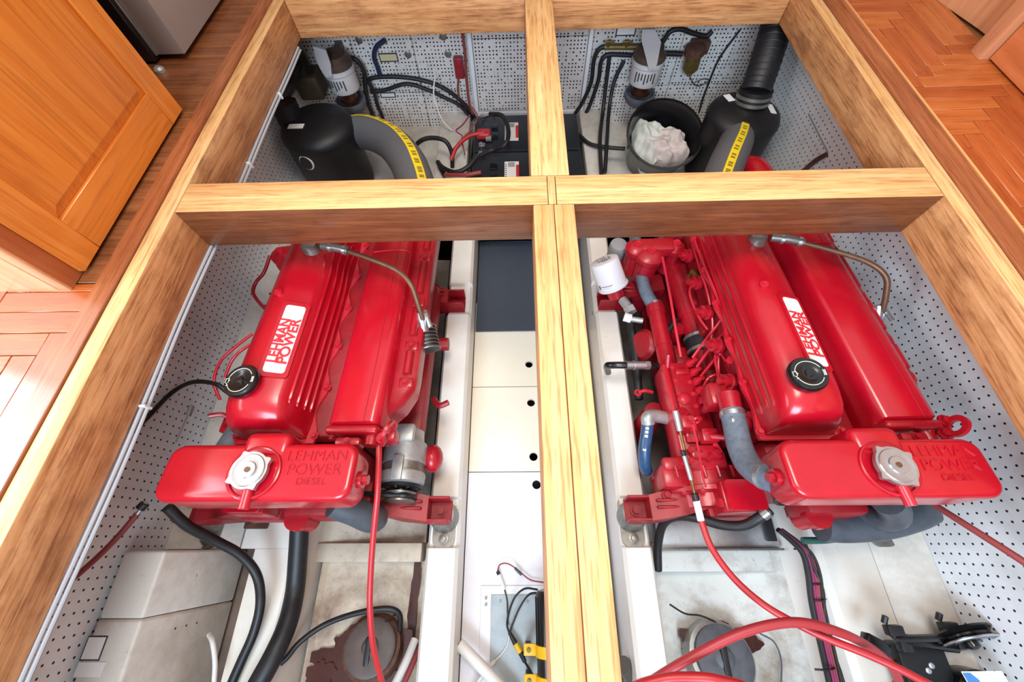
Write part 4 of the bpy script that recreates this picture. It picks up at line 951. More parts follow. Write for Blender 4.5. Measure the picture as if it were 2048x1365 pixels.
# fuel water separators
def separator(c, label, tilt, poly):
    e = empty('fuel_separator', c, label, 'fuel filter', 'fuel water separators on the far bulkhead')
    c = Vector(c)
    b = MB(); b.lathe(c, (0, 0, 1), [(.06, -.02), (.086, -.01), (.09, .0), (.09, .09), (.095, .095), (.095, .115), (.08, .12)], 28); b.build('filter_body', plain('aged_white_enamel', 'b9b6b8', .4), e)
    b = MB(); b.lathe(c+Vector((0, 0, .12)), (0, 0, 1), [(.092, 0), (.094, .02), (.07, .035), (.07, .06), (.03, .065)], 28); b.box(c.x-.02, c.x+.02, c.y, 2.645, c.z+.13, c.z+.17, .004); b.build('filter_head', plain('grimy_brown_casting', '5c4a40', .5, .3, 0, .6, 30, '3a302b'), e)
    b = MB(); b.lathe(c+Vector((0, 0, -.10)), (0, 0, 1), [(.03, 0), (.058, .02), (.06, .08)], 24); b.build('bowl', 'amber', e)
    b = MB(); b.lathe(c+Vector((0, 0, -.16)), (0, 0, 1), [(.03, 0), (.07, .02), (.092, .05), (.094, .08), (.084, .08), (.078, .05), (.05, .03)], 28); b.build('drip_bowl', 'cap', e)
    yb_ = c.y-.1; q = [PY(u, v, yb_) for u, v in poly]
    b = MB(); b.prism([(p.x, p.z) for p in q], -.004, .004, (0, yb_, 0), (1, 0, 0), (0, 0, 1), (0, -1, 0))
    m_ = q[len(q)//2]; b.bolt((m_.x, yb_-.004, m_.z+.02), (0, -1, 0), .009, .008); b.build('bracket', plain('grey_painted_bracket', 'a9a6a8', .45), e)
    b = MB()
    for i in range(7):
        a = -2.4+i*.2; x = c.x+.0915*math.cos(a); y = c.y+.0915*math.sin(a)
        b.cyl((x, y, c.z+.02+.01*(i % 3)), (x, y, c.z+.075), .004, n=6)
    b.build('filter_print', 'ink', e); return e
cs = PY(1287, 158, 2.50); separator(cs, 'grey fuel filter with dark bowl hanging over the bucket', .15, [(1284, 58), (1310, 58), (1322, 84), (1314, 128), (1306, 142), (1297, 138), (1291, 112), (1283, 82)])
cs = PY(690, 172, 2.48); separator(cs, 'grey fuel filter in the dark corner above the left muffler', .45, [(626, 92), (652, 100), (662, 128), (664, 156), (652, 154), (640, 136), (630, 112)])
# brass strainer
st_ = PY(1388, 108, 2.56); e = empty('brass_strainer', st_, 'tarnished brass strainer on the far bulkhead beside the right filter', 'strainer')
b = MB(); b.lathe(st_, (.1, 0, -1), [(.03, -.05), (.058, -.04), (.058, .0), (.05, .005)], 20); b.box(st_.x-.02, st_.x+.09, st_.y+.02, st_.y+.08, st_.z-.02, st_.z+.05, .008); b.build('head', 'rust', e)
b = MB(); b.lathe(st_, (.1, 0, -1), [(.046, .005), (.046, .08), (.03, .10), (.012, .12)], 20); b.build('bowl', 'brass', e)
b = MB(); b.tube([PY(1310, 106, 2.57), PY(1365, 108, 2.57)], .015, 10, 1); b.build('inlet_pipe', 'black', e)
hose('wire', bh([(1378, 150), (1388, 168), (1400, 172), (1418, 162), (1408, 158), (1390, 165)], .05), .003, 'black', 'thin dark wire looping under the brass strainer', 'wire', None, 6)
# red switch box, stickers, rosettes
p = PY(918, 132, Y1-.03); e = empty('switch_box', p, 'red switch box mounted on the far bulkhead', 'switch box')
MB().box(p.x-.028, p.x+.028, Y1-.055, Y1-.013, p.z-.065, p.z+.055, .006).build('box', plain('dull_red_plastic', '8f2028', .4), e); MB().box(p.x-.012, p.x+.016, Y1-.06, Y1-.055, p.z+.0, p.z+.035, .002).build('switch', 'red_dull', e)
def sticker(u, v, w, h, lab, frame_='ink', face='label'):
    p = PY(u, v, Y1-.013); e = empty('sticker', p, lab, 'sticker')
    MB().box(p.x-w/2, p.x+w/2, Y1-.0145, Y1-.0125, p.z-h/2, p.z+h/2).build('border', frame_, e)
    MB().box(p.x-w/2+.007, p.x+w/2-.007, Y1-.0152, Y1-.0146, p.z-h/2+.007, p.z+h/2-.007).build('face', face, e)
sticker(777, 115, .115, .05, 'framed yellowish sticker on the left bulkhead panel', 'ink', plain('yellowed_paper', 'cbbf96', .6))
sticker(776, 190, .10, .036, 'small white sticker with black border below the hoses', 'ink')
sticker(1252, 62, .115, .05, 'white sticker with black border at the top of the right panels', 'ink')
for u, v, wh in ((718, 80, 'leftmost, above the navy hose'), (816, 109, 'right of the framed yellowish sticker'), (886, 73, 'highest, just under the far beam'), (896, 108, 'left of the red switch box')):
    p = PY(u, v, Y1-.013); thing('screw_rosette', MB().lathe((p.x, Y1-.0125, p.z), (0, -1, 0), [(.021, 0), (.021, .003), (.014, .006), (.004, .006)], 20), 'steel', 'grey screw rosette on the bulkhead, '+wh, 'rosette', 'screw rosettes on the left bulkhead panels')
# bucket with rags
bc = P(1328, 258, -.62); e = empty('bucket', (bc.x, bc.y, -.90), 'black bucket standing below the right fuel filter', 'bucket')
prof = [(.15, 0), (.215, .27), (.222, .275), (.222, .283), (.208, .283), (.203, .27), (.145, .012)]
b = MB(); n = 40
v = []; f = []
for r_, h in prof+[(.002, .012)]: v += [(bc.x+r_*math.cos(2*PI*i/n), bc.y+r_*math.sin(2*PI*i/n), -.90+h) for i in range(n)]
for k in range(len(prof)):
    for i in range(n): f.append((k*n+i, k*n+(i+1) % n, (k+1)*n+(i+1) % n, (k+1)*n+i))
f.append(tuple(range(n-1, -1, -1)))
BT = Matrix.Translation((bc.x, bc.y+.06, -.885)) @ Matrix.Rotation(.36, 4, 'X') @ Matrix.Translation((-bc.x, -bc.y, .90))
b.add([BT @ Vector(q) for q in v], f); b.build('shell', 'black_gloss', e)
def rag(c, rx, ry, z, h, seed, mat, label):
    rnd = random.Random(seed); N = 34; v = []; f = []
    ph = [rnd.uniform(0, 6.3) for _ in range(10)]
    for j in range(N):
        for i in range(N):
            a, bb = i/(N-1)*2-1, j/(N-1)*2-1
            r2 = max(abs(a), abs(bb)); ln = math.hypot(a, bb) or 1
            x, y = a*r2/ln, bb*r2/ln; rr = min(1, math.hypot(x, y))
            w_ = 1+.09*math.sin(3*math.atan2(y, x)+ph[0])+.06*math.sin(5*math.atan2(y, x)+ph[1])
            fold = .5*math.sin(5*x+3*y+ph[2])+.4*math.sin(7*y-4*x+ph[3])+.3*math.sin(11*x+ph[4]+2*y)+.25*math.sin(15*y+9*x+ph[5])+.10*math.sin(19*x-12*y+ph[6])+.06*math.sin(27*y+5*x+ph[7])
            zz = z+h*(1-rr**3)+.028*fold*(1-.3*rr)-(.035 if rr > .93 else 0)
            v.append(BT @ Vector((c[0]+x*rx*w_, c[1]+y*ry*w_, zz)))
    for j in range(N-1):
        for i in range(N-1): f.append((j*N+i, j*N+i+1, (j+1)*N+i+1, (j+1)*N+i))
    o = MB().add(v, f).build('rag', mat); o.modifiers.new('thickness', 'SOLIDIFY').thickness = .004
    return tag(o, label, 'rag', 'rags in the black bucket')
rag((bc.x-.06, bc.y-.0), .115, .165, -.71, .05, 3, plain('greenish_rag', 'c8c8c2', .95, 0, 0, .6, 9, 'a3aa9c', .4), 'greenish white rag on the left inside the bucket')
rag((bc.x+.045, bc.y-.04), .125, .125, -.70, .07, 5, 'rag', 'pinkish white crumpled rag on the right inside the bucket')

# ================================================================== BESIDE THE ENGINES
# wires clipped below the left beam
for dx, dz, lab in ((.0015, -.006, 'upper pale cable clipped under the left side beam'), (.006, -.018, 'lower pale cable clipped under the left side beam')):
    b = MB(); pts = [(-1.087+dx+.003*math.sin(y*7), y, ZB+dz-.002*math.sin(y*5+1)) for y in [-.7+.1*i for i in range(30)]]
    tag(b.tube(pts, .0052, 8, 2).build('cable_run', plain('grey_cable_sheath', 'a9a9ae', .5)), lab, 'cable')
for y, wh in ((.35, 'nearest'), (1.36, 'middle'), (1.82, 'farthest')):
    tag(MB().box(-1.09, -1.072, y-.004, y+.004, ZB-.028, ZB, .001, 1).build('cable_clip', 'white_wire'), wh+' small clip holding the pale cables under the left beam', 'clip', 'clips under the left beam')
# white spin-on filter on the right engine bed
ft, fb_ = P(1207, 520, -.60), P(1226, 572, -.70)
e = empty('spin_on_filter', fb_, 'white spin-on oil filter with handwritten date above the right engine bed', 'oil filter')
d = (fb_-ft).normalized(); L = (fb_-ft).length
r_ = S(1207, 520, -.60)*29
b = MB(); b.lathe(ft, d, [(r_*.86, 0), (r_*.97, .004), (r_, .012), (r_, L*.95), (r_*1.09, L*.97), (r_*1.10, L), (r_*1.02, L+.008)], 32); can = b.build('can', 'white', e, 35)
b = MB(); b.cyl(ft+d*(L+.008), ft+d*(L+.06), r_*.6, n=16); b.build('filter_base', 'red_cast', e)
dn = -d; tx = (_r*.55+_u*.85); tx = (tx-dn*tx.dot(dn)).normalized(); ty = dn.cross(tx)
for body, off in (('7-24', -.024), ('7009.0', .004), ('HRS', .026)):
    text('handwriting', body, .026, ft+dn*.0008-ty*off, tx, ty, 'ink', can, .0002)
b = MB(); ex_, ey_, ez_ = frame(d)
for k, (a0, a1, h0, h1) in enumerate(((-.5, .35, .78, .80), (-.3, .3, .86, .865), (.45, .62, .74, .88))):
    n_ = 8; v = []; f = []
    base_dir = (-_u*1.0+_r*.1); base_dir = (base_dir-d*base_dir.dot(d)).normalized(); sdir = d.cross(base_dir)
    for i in range(n_+1):
        a = a0+(a1-a0)*i/n_; o = (base_dir*math.cos(a)+sdir*math.sin(a))*(r_+.0008)
        v += [ft+o+d*L*h0, ft+o+d*L*h1]
    for i in range(n_): f.append((2*i, 2*i+1, 2*i+3, 2*i+2))
    b.add(v, f)
b.build('label_print', plain('maroon_print', '7a3a4a', .5), can)
b = MB(); q = P(1245, 600, -.72); b.cyl(q, q+Vector((.02, -.05, .01)), .022, n=12); b.cyl(q+Vector((.02, -.05, .01)), q+Vector((.03, -.08, .01)), .028, n=6); b.build('hose_fitting', 'zinc', e)
# second filter can half hidden behind
p = P(1236, 495, -.68); e = empty('oil_filter', (p.x, p.y, -.85), 'dull grey filter can half hidden under the right cross beam', 'oil filter')
MB().lathe((p.x, p.y, -.82), (0, 0, 1), [(.04, 0), (.045, .02), (.045, .15), (.04, .165), (.02, .168)], 24).build('can', plain('dull_grey_can', '8f8c8e', .45), e)
MB().lathe((p.x+.02, p.y-.06, -.84), (0, 0, 1), [(.035, 0), (.04, .02), (.04, .09), (.02, .10)], 20).build('base', 'red_dull', e)
# rusty bolt patch and mount debris
# black hydraulic hose elbow on the right bed
h = [P(1330, 735, -.72), P(1290, 732, -.70), P(1250, 731, -.69), P(1224, 731, -.70), P(1214, 733, -.73), P(1216, 745, -.80)]
e = empty('hydraulic_hose', h[-1], 'black hose elbow with crimped silver end reaching over the right engine bed', 'hose')
MB().tube(h, .0155, 14, 6).build('hose_body', 'black_gloss', e)
b = MB(); p0, p1 = P(1252, 731, -.69), P(1290, 731, -.70); b.cyl(p0, p1, .0185, n=16); dd = (p1-p0).normalized(); b.cyl(p0.lerp(p1, .4), p0.lerp(p1, .48), .0205, n=16); b.cyl(p1, p1+dd*.02, .02, n=6); b.build('crimp_end', 'silver', e)
e = empty('hose_fitting', P(1262, 637, -.74), 'small silver pipe fitting with white nut at the right bed', 'fitting')
b = MB(); b.cyl(P(1285, 642, -.70), P(1260, 638, -.70), .013, n=12); b.build('pipe', 'zinc', e)
b = MB(); b.cyl(P(1262, 638, -.70), P(1248, 634, -.70), .021, n=8); b.build('nut', 'white', e)
hose('drain_hose', PL([(1255, 590, -.80), (1262, 650, -.82), (1272, 720, -.84), (1278, 800, -.86)]), .02, 'black', 'black hose running down beside the right engine bed', 'hose')
# blue hose
e = empty('blue_hose', P(1290, 940, -.80), 'short blue hose with silver elbow beside the right engine bed', 'hose')
hb_ = PL([(1296, 845, -.69), (1293, 870, -.70), (1289, 900, -.72), (1290, 930, -.76), (1293, 942, -.80)])
MB().tube(hb_, .024, 16, 6).build('hose_body', 'blue_hose', e)
b = MB(); q = P(1297, 843, -.68)
b.tube([q+Vector((0, -.01, -.01)), q+Vector((.0, .015, .0)), q+Vector((.03, .025, -.01)), q+Vector((.09, .02, -.03))], .026, 14, 5); b.build('elbow', 'zinc', e)
b = MB()
for i in range(9):
    t = .12+.075*i; k = t*4; j = min(3, int(k)); p = hb_[j].lerp(hb_[j+1], k-j); nn = (CAM-p).normalized()
    o = p+nn*.0245; dd = (hb_[j+1]-hb_[j]).normalized(); sd = dd.cross(nn)
    b.add([o-sd*.006+dd*.006, o+sd*.006+dd*.006, o+sd*.006-dd*.004, o-sd*.006-dd*.004], [(0, 1, 2, 3)])
b.build('hose_print', 'label', e)
# hull bolt bracket on left outer stringer
p = P(513, 1048, -.89); e = empty('rusty_bracket', (p.x, p.y, -.90), 'rusty bolt pad on the left outer stringer below the header tank', 'bracket')
MB().box(p.x-.05, p.x+.05, p.y-.02, p.y+.10, -.90, -.885, .006).build('pad', 'rust', e); MB().lathe((p.x, p.y+.02, -.885), (0, 0, 1), [(.022, 0), (.022, .006), (.014, .007), (.014, .02), (.006, .022)], 12).build('bolt', 'steel', e)

# ================================================================== CABLES AND HOSES IN FRONT OF THE ENGINES
def control_cable(pts, r, label, mat='cable', ferrule=None):
    e = empty('control_cable', pts[-1], label, 'cable')
    MB().tube(pts, r, 10, 8).build('sheath', mat, e)
    if ferrule:
        for a, c, rr, m_, nm in ferrule: MB().cyl(a, c, rr, n=12).build(nm, m_, e)
    return e
control_cable(PL([(758, 880, -.36), (757, 940, -.37), (754, 1000, -.40), (746, 1080, -.46), (741, 1160, -.52), (740, 1220, -.56), (746, 1290, -.62), (760, 1350, -.70), (772, 1400, -.76), (785, 1480, -.86), (790, 1600, -1.0)]), .0095, 'red control cable hanging down in front of the left alternator')
r0 = PL([(1351, 822, -.46), (1360, 862, -.48), (1366, 905, -.50), (1382, 960, -.53), (1392, 1000, -.55), (1399, 1032, -.56)])
control_cable(PL([(1397, 1022, -.56), (1405, 1050, -.56), (1425, 1100, -.55), (1470, 1160, -.54), (1530, 1212, -.52), (1600, 1252, -.50), (1660, 1280, -.48), (1740, 1312, -.46), (1830, 1355, -.44), (1920, 1410, -.44), (2000, 1500, -.55), (2010, 1650, -.75)]), .0105, 'red control cable sweeping from the right injection pump to lower right', 'cable', [
    (r0[0], r0[1], .0105, 'silver', 'end_fitting'), (r0[1], r0[4], .0045, 'brass', 'rod'), (r0[2], r0[3], .0068, 'zinc', 'rod_sleeve'), (r0[2]-(r0[3]-r0[2])*.06, r0[2]+(r0[3]-r0[2])*.12, .009, 'black', 'rubber_seal'), (r0[4]-(r0[4]-r0[3])*.3, r0[4]+(r0[5]-r0[4])*.1, .0115, 'black', 'rubber_boot'), (r0[4], P(1402, 1042, -.56), .0115, 'white', 'sleeve')])
control_cable(PL([(1235, 1750, -.80), (1215, 1560, -.64), (1230, 1420, -.53), (1310, 1360, -.50), (1390, 1312, -.47), (1470, 1272, -.45), (1545, 1250, -.44), (1610, 1247, -.44), (1680, 1266, -.46), (1730, 1290, -.5), (1775, 1325, -.56), (1800, 1370, -.64), (1815, 1450, -.76), (1820, 1560, -.85)]), .0125, 'thicker dusty red cable arching across the lower right trough', plain('worn_red_cable', 'a23036', .42))
control_cable(PL([(1190, 1620, -.62), (1210, 1450, -.5), (1255, 1385, -.46), (1320, 1360, -.44), (1380, 1356, -.43), (1440, 1362, -.42), (1520, 1392, -.43), (1570, 1480, -.55), (1580, 1640, -.8)]), .0125, 'red cable just entering at the bottom right of the centre beam', 'cable')
control_cable(PL([(1868, 1010, -.46), (1950, 1062, -.40), (2048, 1125, -.34), (2150, 1195, -.3), (2300, 1290, -.24)]), .0095, 'straight red cable running from the right header tank to the wall', 'cable_dull')
a0, a1 = P(292, 1005, -.42), P(272, 1032, -.43)
control_cable(PL([(275, 1028, -.43), (235, 1075, -.44), (190, 1120, -.45), (135, 1168, -.46), (80, 1215, -.46), (20, 1265, -.45)]), .0085, 'brownish red cable running from the left header tank to the wall', 'cable_dull', [(a0, a1, .0065, 'silver', 'end_fitting'), (P(290, 1008, -.42), P(280, 1018, -.42), .014, 'black', 'rubber_boot')])
q0, q1 = PL([(384, 812, -.42), (370, 850, -.44)])
e = empty('throttle_rod', q1, 'thin threaded throttle rod left of the left engine', 'rod')
MB().tube([q0, q0.lerp(q1, .5)], .008, 8, 1).build('clevis', 'steel', e); MB().tube([q0.lerp(q1, .4), P(352, 885, -.45)], .0035, 6, 1).build('rod', 'silver', e)
hose('wiring_cable', [PX(265, 865, XL+.02), PX(300, 830, XL+.05), P(345, 785, -.55), P(385, 765, -.5), P(430, 768, -.48), P(455, 785, -.5)], .0085, 'black', 'dark cable from the left wall to the oil filler cap', 'cable')
hose('fuel_pipe', PL([(540, 512, -.50), (528, 545, -.52), (512, 565, -.55), (506, 585, -.56), (518, 605, -.55), (535, 622, -.50)]), .0075, 'red_dull', 'dark red fuel pipe looping left of the left valve cover', 'pipe')
hose('fuel_pipe', PL([(505, 668, -.45), (470, 695, -.45), (440, 725, -.46), (428, 765, -.48), (440, 800, -.5)]), .0055, 'red_line', 'outer thin red pipe behind the left oil filler cap', 'pipe')
hose('fuel_pipe', PL([(500, 690, -.45), (478, 705, -.44), (462, 725, -.45), (450, 755, -.48)]), .0055, 'red_line', 'inner thin red pipe behind the left oil filler cap', 'pipe')
hose('heater_hose', PL([(335, 1015, -.48), (375, 1052, -.56), (430, 1082, -.66), (480, 1110, -.74), (513, 1150, -.80), (521, 1205, -.82), (508, 1265, -.84), (482, 1325, -.86), (455, 1390, -.875), (420, 1500, -.875), (380, 1700, -.88)]), .0165, 'black', 'black hose curving down over the left outer stringer', 'hose')
hose('drain_hose', PL([(600, 1040, -.85), (596, 1110, -.90), (590, 1180, -.935), (576, 1245, -.905), (548, 1310, -.87), (500, 1400, -.862), (440, 1530, -.86), (390, 1750, -.87)]), .036, 'black', 'thick black hose lying in the left trough', 'hose', None, 16)
hose('pump_cable', PL([(535, 1345, -.97), (570, 1320, -.97), (600, 1285, -.98), (650, 1250, -1.0), (710, 1228, -1.0), (770, 1218, -1.0), (798, 1228, -1.02), (800, 1260, -1.06)]), .0105, 'black', 'black cable arching over the round cap in the left trough', 'cable')
hose('wire', PL([(790, 1230, -1.02), (770, 1245, -1.05), (755, 1262, -1.06)]), .004, 'black', 'thin black lead beside the left trough cap', 'wire', None, 6)
# right hose loop with clamp
hp2 = PL([(1316, 1140, -.98), (1316, 1090, -.92), (1326, 1050, -.84), (1350, 1034, -.76), (1390, 1036, -.70), (1440, 1050, -.66), (1485, 1052, -.62), (1515, 1038, -.58), (1540, 1020, -.55)])
e = empty('raw_water_hose', hp2[0], 'black hose looping below the right injection pump', 'hose')
MB().tube(hp2, .0165, 14, 6).build('hose_body', 'black', e)
dd = (hp2[-1]-hp2[-2]).normalized(); MB().cyl(hp2[-2]+dd*.02, hp2[-2]+dd*.045, .0195, n=16).build('hose_clamp', 'steel', e)
# dark raw-water pipe below the right header tank
hose('water_pipe', PL([(1640, 1050, -.66), (1690, 1052, -.66), (1760, 1046, -.65), (1820, 1030, -.64), (1850, 1015, -.63)]), .055, 'dark_hose', 'thick dark grey hose under the right header tank', 'hose', None, 18)
hose('green_hose', PL([(1605, 1082, -.76), (1660, 1080, -.76), (1740, 1066, -.75), (1830, 1042, -.74)]), .012, 'green', 'dark green hose under the right header tank', 'hose')
# wiring harness right
hs_ = [(1556, 1060, -.84), (1585, 1085, -.86), (1606, 1110, -.87), (1616, 1150, -.88), (1622, 1200, -.89), (1632, 1250, -.90), (1648, 1320, -.90), (1665, 1400, -.9), (1690, 1550, -.91), (1700, 1750, -.92)]
for i, (du, mt, rr, lab) in enumerate(((0, 'black', .010, 'thick black cable leading the right wiring bundle'), (9, 'pink', .0045, 'magenta wire next to the thick black cable'), (14, 'pink', .0045, 'second magenta wire of the right bundle'), (18, 'cable_dull', .0045, 'dull red wire of the right bundle'), (24, 'black', .006, 'thin black cable on the right of the bundle'))):
    pts = [P(u+du*(.35+.65*min(1, j/3)), v, z+.006+.003*math.sin(j+i)) for j, (u, v, z) in enumerate(hs_)]
    hose('harness_wire', pts, rr, mt, lab, 'wire', 'right wiring bundle', 8)
hose('harness_wire', PL([(1608, 1080, -.86), (1625, 1130, -.87), (1645, 1180, -.88), (1650, 1240, -.89), (1665, 1300, -.9), (1690, 1380, -.9), (1720, 1550, -.9)]), .006, 'black', 'outlying black cable right of the wiring bundle', 'wire', 'right wiring bundle', 8)
for u, v, w, wh in ((1628, 1168, 28, 'second from the engine'), (1636, 1200, 26, 'third from the engine'), (1645, 1338, 40, 'longest, at the bottom edge'), (1593, 1097, 14, 'shortest, nearest the engine')):
    a, c = P(u-w*.4, v+2, -.885), P(u+w*.6, v-1, -.885)
    thing('cable_tie', MB().tube([a, (a+c)/2+Vector((0, 0, .014)), c], .0035, 6, 4), 'black_gloss', 'black cable tie round the right wiring bundle, '+wh, 'cable tie', 'ties on the right wiring bundle')
hose('wire', PL([(1340, 1210, -1.0), (1370, 1228, -1.03), (1400, 1232, -1.05), (1430, 1245, -1.06), (1445, 1262, -1.06)]), .0035, 'black', 'thin dark wire crossing the right trough to the grey cap', 'wire', None, 6)
hose('wire', PL([(1520, 1268, -1.05), (1548, 1285, -1.05), (1562, 1320, -1.05), (1562, 1370, -1.06), (1555, 1500, -1.07)]), .0035, 'cap', 'thin grey wire curving right of the right trough cap', 'wire', None, 6)
# drip tray
q0, q1 = P(1322, 1100, -1.0), P(1560, 1062, -1.0)
e = empty('drip_tray', (q0.x, q0.y, -1.06), 'shiny metal drip tray under the right engine', 'tray')
MB().box(q0.x, q1.x, q0.y, q0.y+.22, -1.04, -1.03, .003).build('tray_floor', 'silver', e); MB().box(q0.x, q1.x, q0.y-.004, q0.y+.004, -1.04, -1.005, .001, 1).build('tray_lip', 'steel', e)
MB().box(q1.x-.05, q1.x-.01, q0.y+.03, q0.y+.2, -1.03, -1.02, .002).build('tray_rail', 'black', e)
a, c = P(1325, 1135, -1.04), P(1545, 1108, -1.04)
tag(MB().box(.56, c.x, a.y-.02, 0, -1.14, -1.045, .012).build('frame_block', 'trough_r'), 'white painted cross frame below the right drip tray', kind='structure')
a, c = P(615, 1112, -1.05), P(848, 1105, -1.05)
tag(MB().box(-.96, -.445, -.075, 0, -1.14, -1.05, .006).build('frame_block_left', 'trough_l'), 'stained cross frame in the left trough', kind='structure')
# round caps in the troughs
def trough_cap(u, v, z, r, mat, label):
    p = P(u, v, z); e = empty('strainer_cap', (p.x, p.y, z-.08), label, 'cap')
    ax_ = (Vector((.05, .25, 1)))
    MB().lathe((p.x, p.y, z-.08), ax_, [(r*1.02, 0), (r*1.05, .03), (r*1.0, .05), (r*.98, .07), (r*.8, .075)], 30).build('flange', 'zinc' if mat == 'cap' else 'rust', e)
    MB().lathe(Vector((p.x, p.y, z-.08))+ax_.normalized()*.075, ax_, [(r*.86, 0), (r*.86, .02), (r*.78, .026), (r*.3, .02), (r*.2, .03), (r*.1, .03)], 30).build('cap', mat, e)
    MB().box(p.x-r*.10, p.x+r*.10, p.y-r*.5, p.y+r*.5, z+.012, z+.03, .005).build('grip', 'black', e)
trough_cap(738, 1308, -1.04, .115, plain('brown_grey_cap', '5a4e4a', .5, 0, 0, .6, 14, '3a2f2c'), 'brownish grey round cap in the stained left trough')
trough_cap(1448, 1330, -1.02, .125, 'cap', 'grey round cap in the right trough')
# oily residue patches
def blob(u, v, z, rx, ry, mat, label, seed):
    rnd = random.Random(seed); p = P(u, v, z); n = 120; ph = [rnd.uniform(0, 6) for _ in range(8)]
    pts = []
    for i in range(n):
        a = 2*PI*i/n; k = 1+.2*math.sin(2*a+ph[0])+.12*math.sin(5*a+ph[1])+.08*math.sin(9*a+ph[2])+.03*math.sin(17*a+ph[3])+.018*math.sin(29*a+ph[4])+.01*math.sin(43*a+ph[5]); pts.append((p.x+rx*k*math.cos(a), p.y+ry*k*math.sin(a)))
    return tag(MB().prism(pts, z-.02, z).build('oil_residue', mat), label, 'residue')
blob(720, 1325, -1.095, .22, .12, 'grime', 'dark brown oily residue round the left trough cap', 2)
blob(826, 1215, -1.12, .022, .20, 'grime', 'long reddish brown residue beside the left engine bed', 6)
blob(640, 1350, -1.09, .05, .05, 'grime', 'small brown residue left of the left trough cap', 8)
blob(1440, 1290, -1.085, .13, .08, 'grime', 'dark residue behind the right trough cap', 4)
# rods in the left trough
hose('pipe_end', PL([(790, 1370, -.98), (812, 1325, -1.0), (830, 1280, -1.04)]), .016, 'white_wire', 'pale pipe end at the bottom of the left trough', 'pipe')
hose('red_pipe', PL([(805, 1375, -.97), (825, 1330, -1.0), (842, 1290, -1.04)]), .010, 'cable_dull', 'dark red pipe beside the left engine bed', 'pipe')
# white locker box at lower left
e = empty('locker_box', (-1.30, -.5, -1.05), 'white painted box against the left wall with two stickers', 'box')
MB().box(-1.366, -1.222, -.215, -.022, -1.05, -.60, .010, 3).build('far_section', 'paint', e)
MB().box(-1.367, -1.221, -1.2, -.2165, -1.05, -.60, .010, 3).build('near_section', 'paint', e)
for (u, v, w, h, rim) in ((188, 1297, .055, .055, True), (180, 1340, .085, .036, False)):
    p = P(u, v, -.60)
    if rim: MB().box(p.x-w/2-.004, p.x+w/2+.004, p.y-h/2-.004, p.y+h/2+.004, -.60, -.599).build('sticker_border', 'ink', e)
    MB().box(p.x-w/2, p.x+w/2, p.y-h/2, p.y+h/2, -.599, -.5982).build('sticker', 'label', e)
for u, v in ((350, 1258), (372, 1252), (393, 1247)):
    p = PX(u, v, -1.222); MB().cyl(p+Vector((-.002, 0, 0)), p+Vector((.0012, 0, 0)), .004, n=8).build('screw_hole', 'ink', e)
hose('wire', PL([(428, 1370, -.84), (430, 1325, -.83), (425, 1285, -.82), (418, 1270, -.84)]), .008, 'white_wire', 'white wire loop beside the white box', 'wire')
# wall joint left: pipe clip
p = PX(355, 653, XL+.02); thing('pipe_clip', MB().lathe(p, (1, 0, 0), [(.022, -.02), (.022, 0), (.012, .01)], 14), 'zinc', 'small grey fitting on the left pegboard', 'fitting')

# ================================================================== CENTRE: BILGE PUMP AREA
zc = -1.145
a, c = P(962, 1172, zc), P(962, 1365, zc)
e = empty('hatch_plate', (a.x+.1, a.y-.3, zc), 'white framed grey access plate in the near floor panel', 'plate')
MB().box(a.x, .36, -1.2, a.y, zc, zc+.006, .002, 1).build('frame', 'panel_white', e)
a2 = P(982, 1190, zc+.008); MB().box(a2.x, .34, -1.18, a2.y, zc+.006, zc+.010, .001, 1).build('cover', 'grey_plate', e)
for u, v in ((1001, 1203), (1055, 1204), (972, 1197), (972, 1210)):
    p = P(u, v, zc+.01); MB().cyl((p.x, p.y, zc+.006), (p.x, p.y, zc+.0125), .006, n=10).build('screw', 'steel', e)
# pump
r_ = .052; pz = -1.03; pc_ = P(1099, 1250, pz)
e = empty('bilge_pump', (pc_.x, pc_.y, zc), 'black pump with yellow clamps half hidden under the centre beam', 'pump')
xa = pc_.x+.0; y_top, y_bot = P(1075, 1182, pz).y, P(1075, 1420, pz).y
b = MB(); b.lathe((xa, y_top, pz), (0, -1, 0), [(.03, -.004), (.045, 0), (.053, .012), (.053, .30), (.056, .31)], 36)
b.build('motor', 'black_gloss', e)
for i in range(18):
    an = 2*PI*i/18; MB().box(-.0025, .0025, -.21, -.02, .051, .056, 0, 1, 0, Matrix.Translation((xa, y_top, pz)) @ Matrix.Rotation(an, 4, 'Y')).build('cooling_fin', 'black_gloss', e)
MB().box(xa-.02, xa+.03, y_top-.03, y_top+.006, pz+.03, pz+.062, .004).build('junction_cap', 'yellow', e)
for u, v in ((1078, 1308), (1070, 1372)):
    yy = P(u, v, pz+.05).y
    b = MB(); b.lathe((xa, yy+.02, pz), (0, -1, 0), [(.0535, 0), (.0585, .001), (.0585, .039), (.0535, .04)], 36); b.box(xa-.105, xa-.05, yy-.018, yy+.022, pz-.005, pz+.003, .004); cl = b.build('yellow_clamp', 'yellow', e)
    MB().bolt((xa-.085, yy+.002, pz+.003), (0, 0, 1), .006, .007).build('clamp_bolt', 'brass', cl)
    MB().box(xa-.098, xa-.076, yy-.01, yy+.012, zc+.01, pz-.005, .003).build('clamp_foot', 'black', cl)
b = MB(); b.lathe((xa, P(1075, 1326, pz).y, pz), (0, -1, 0), [(.05, 0), (.046, .02), (.046, .09)], 30); b.build('pump_neck', 'black', e)
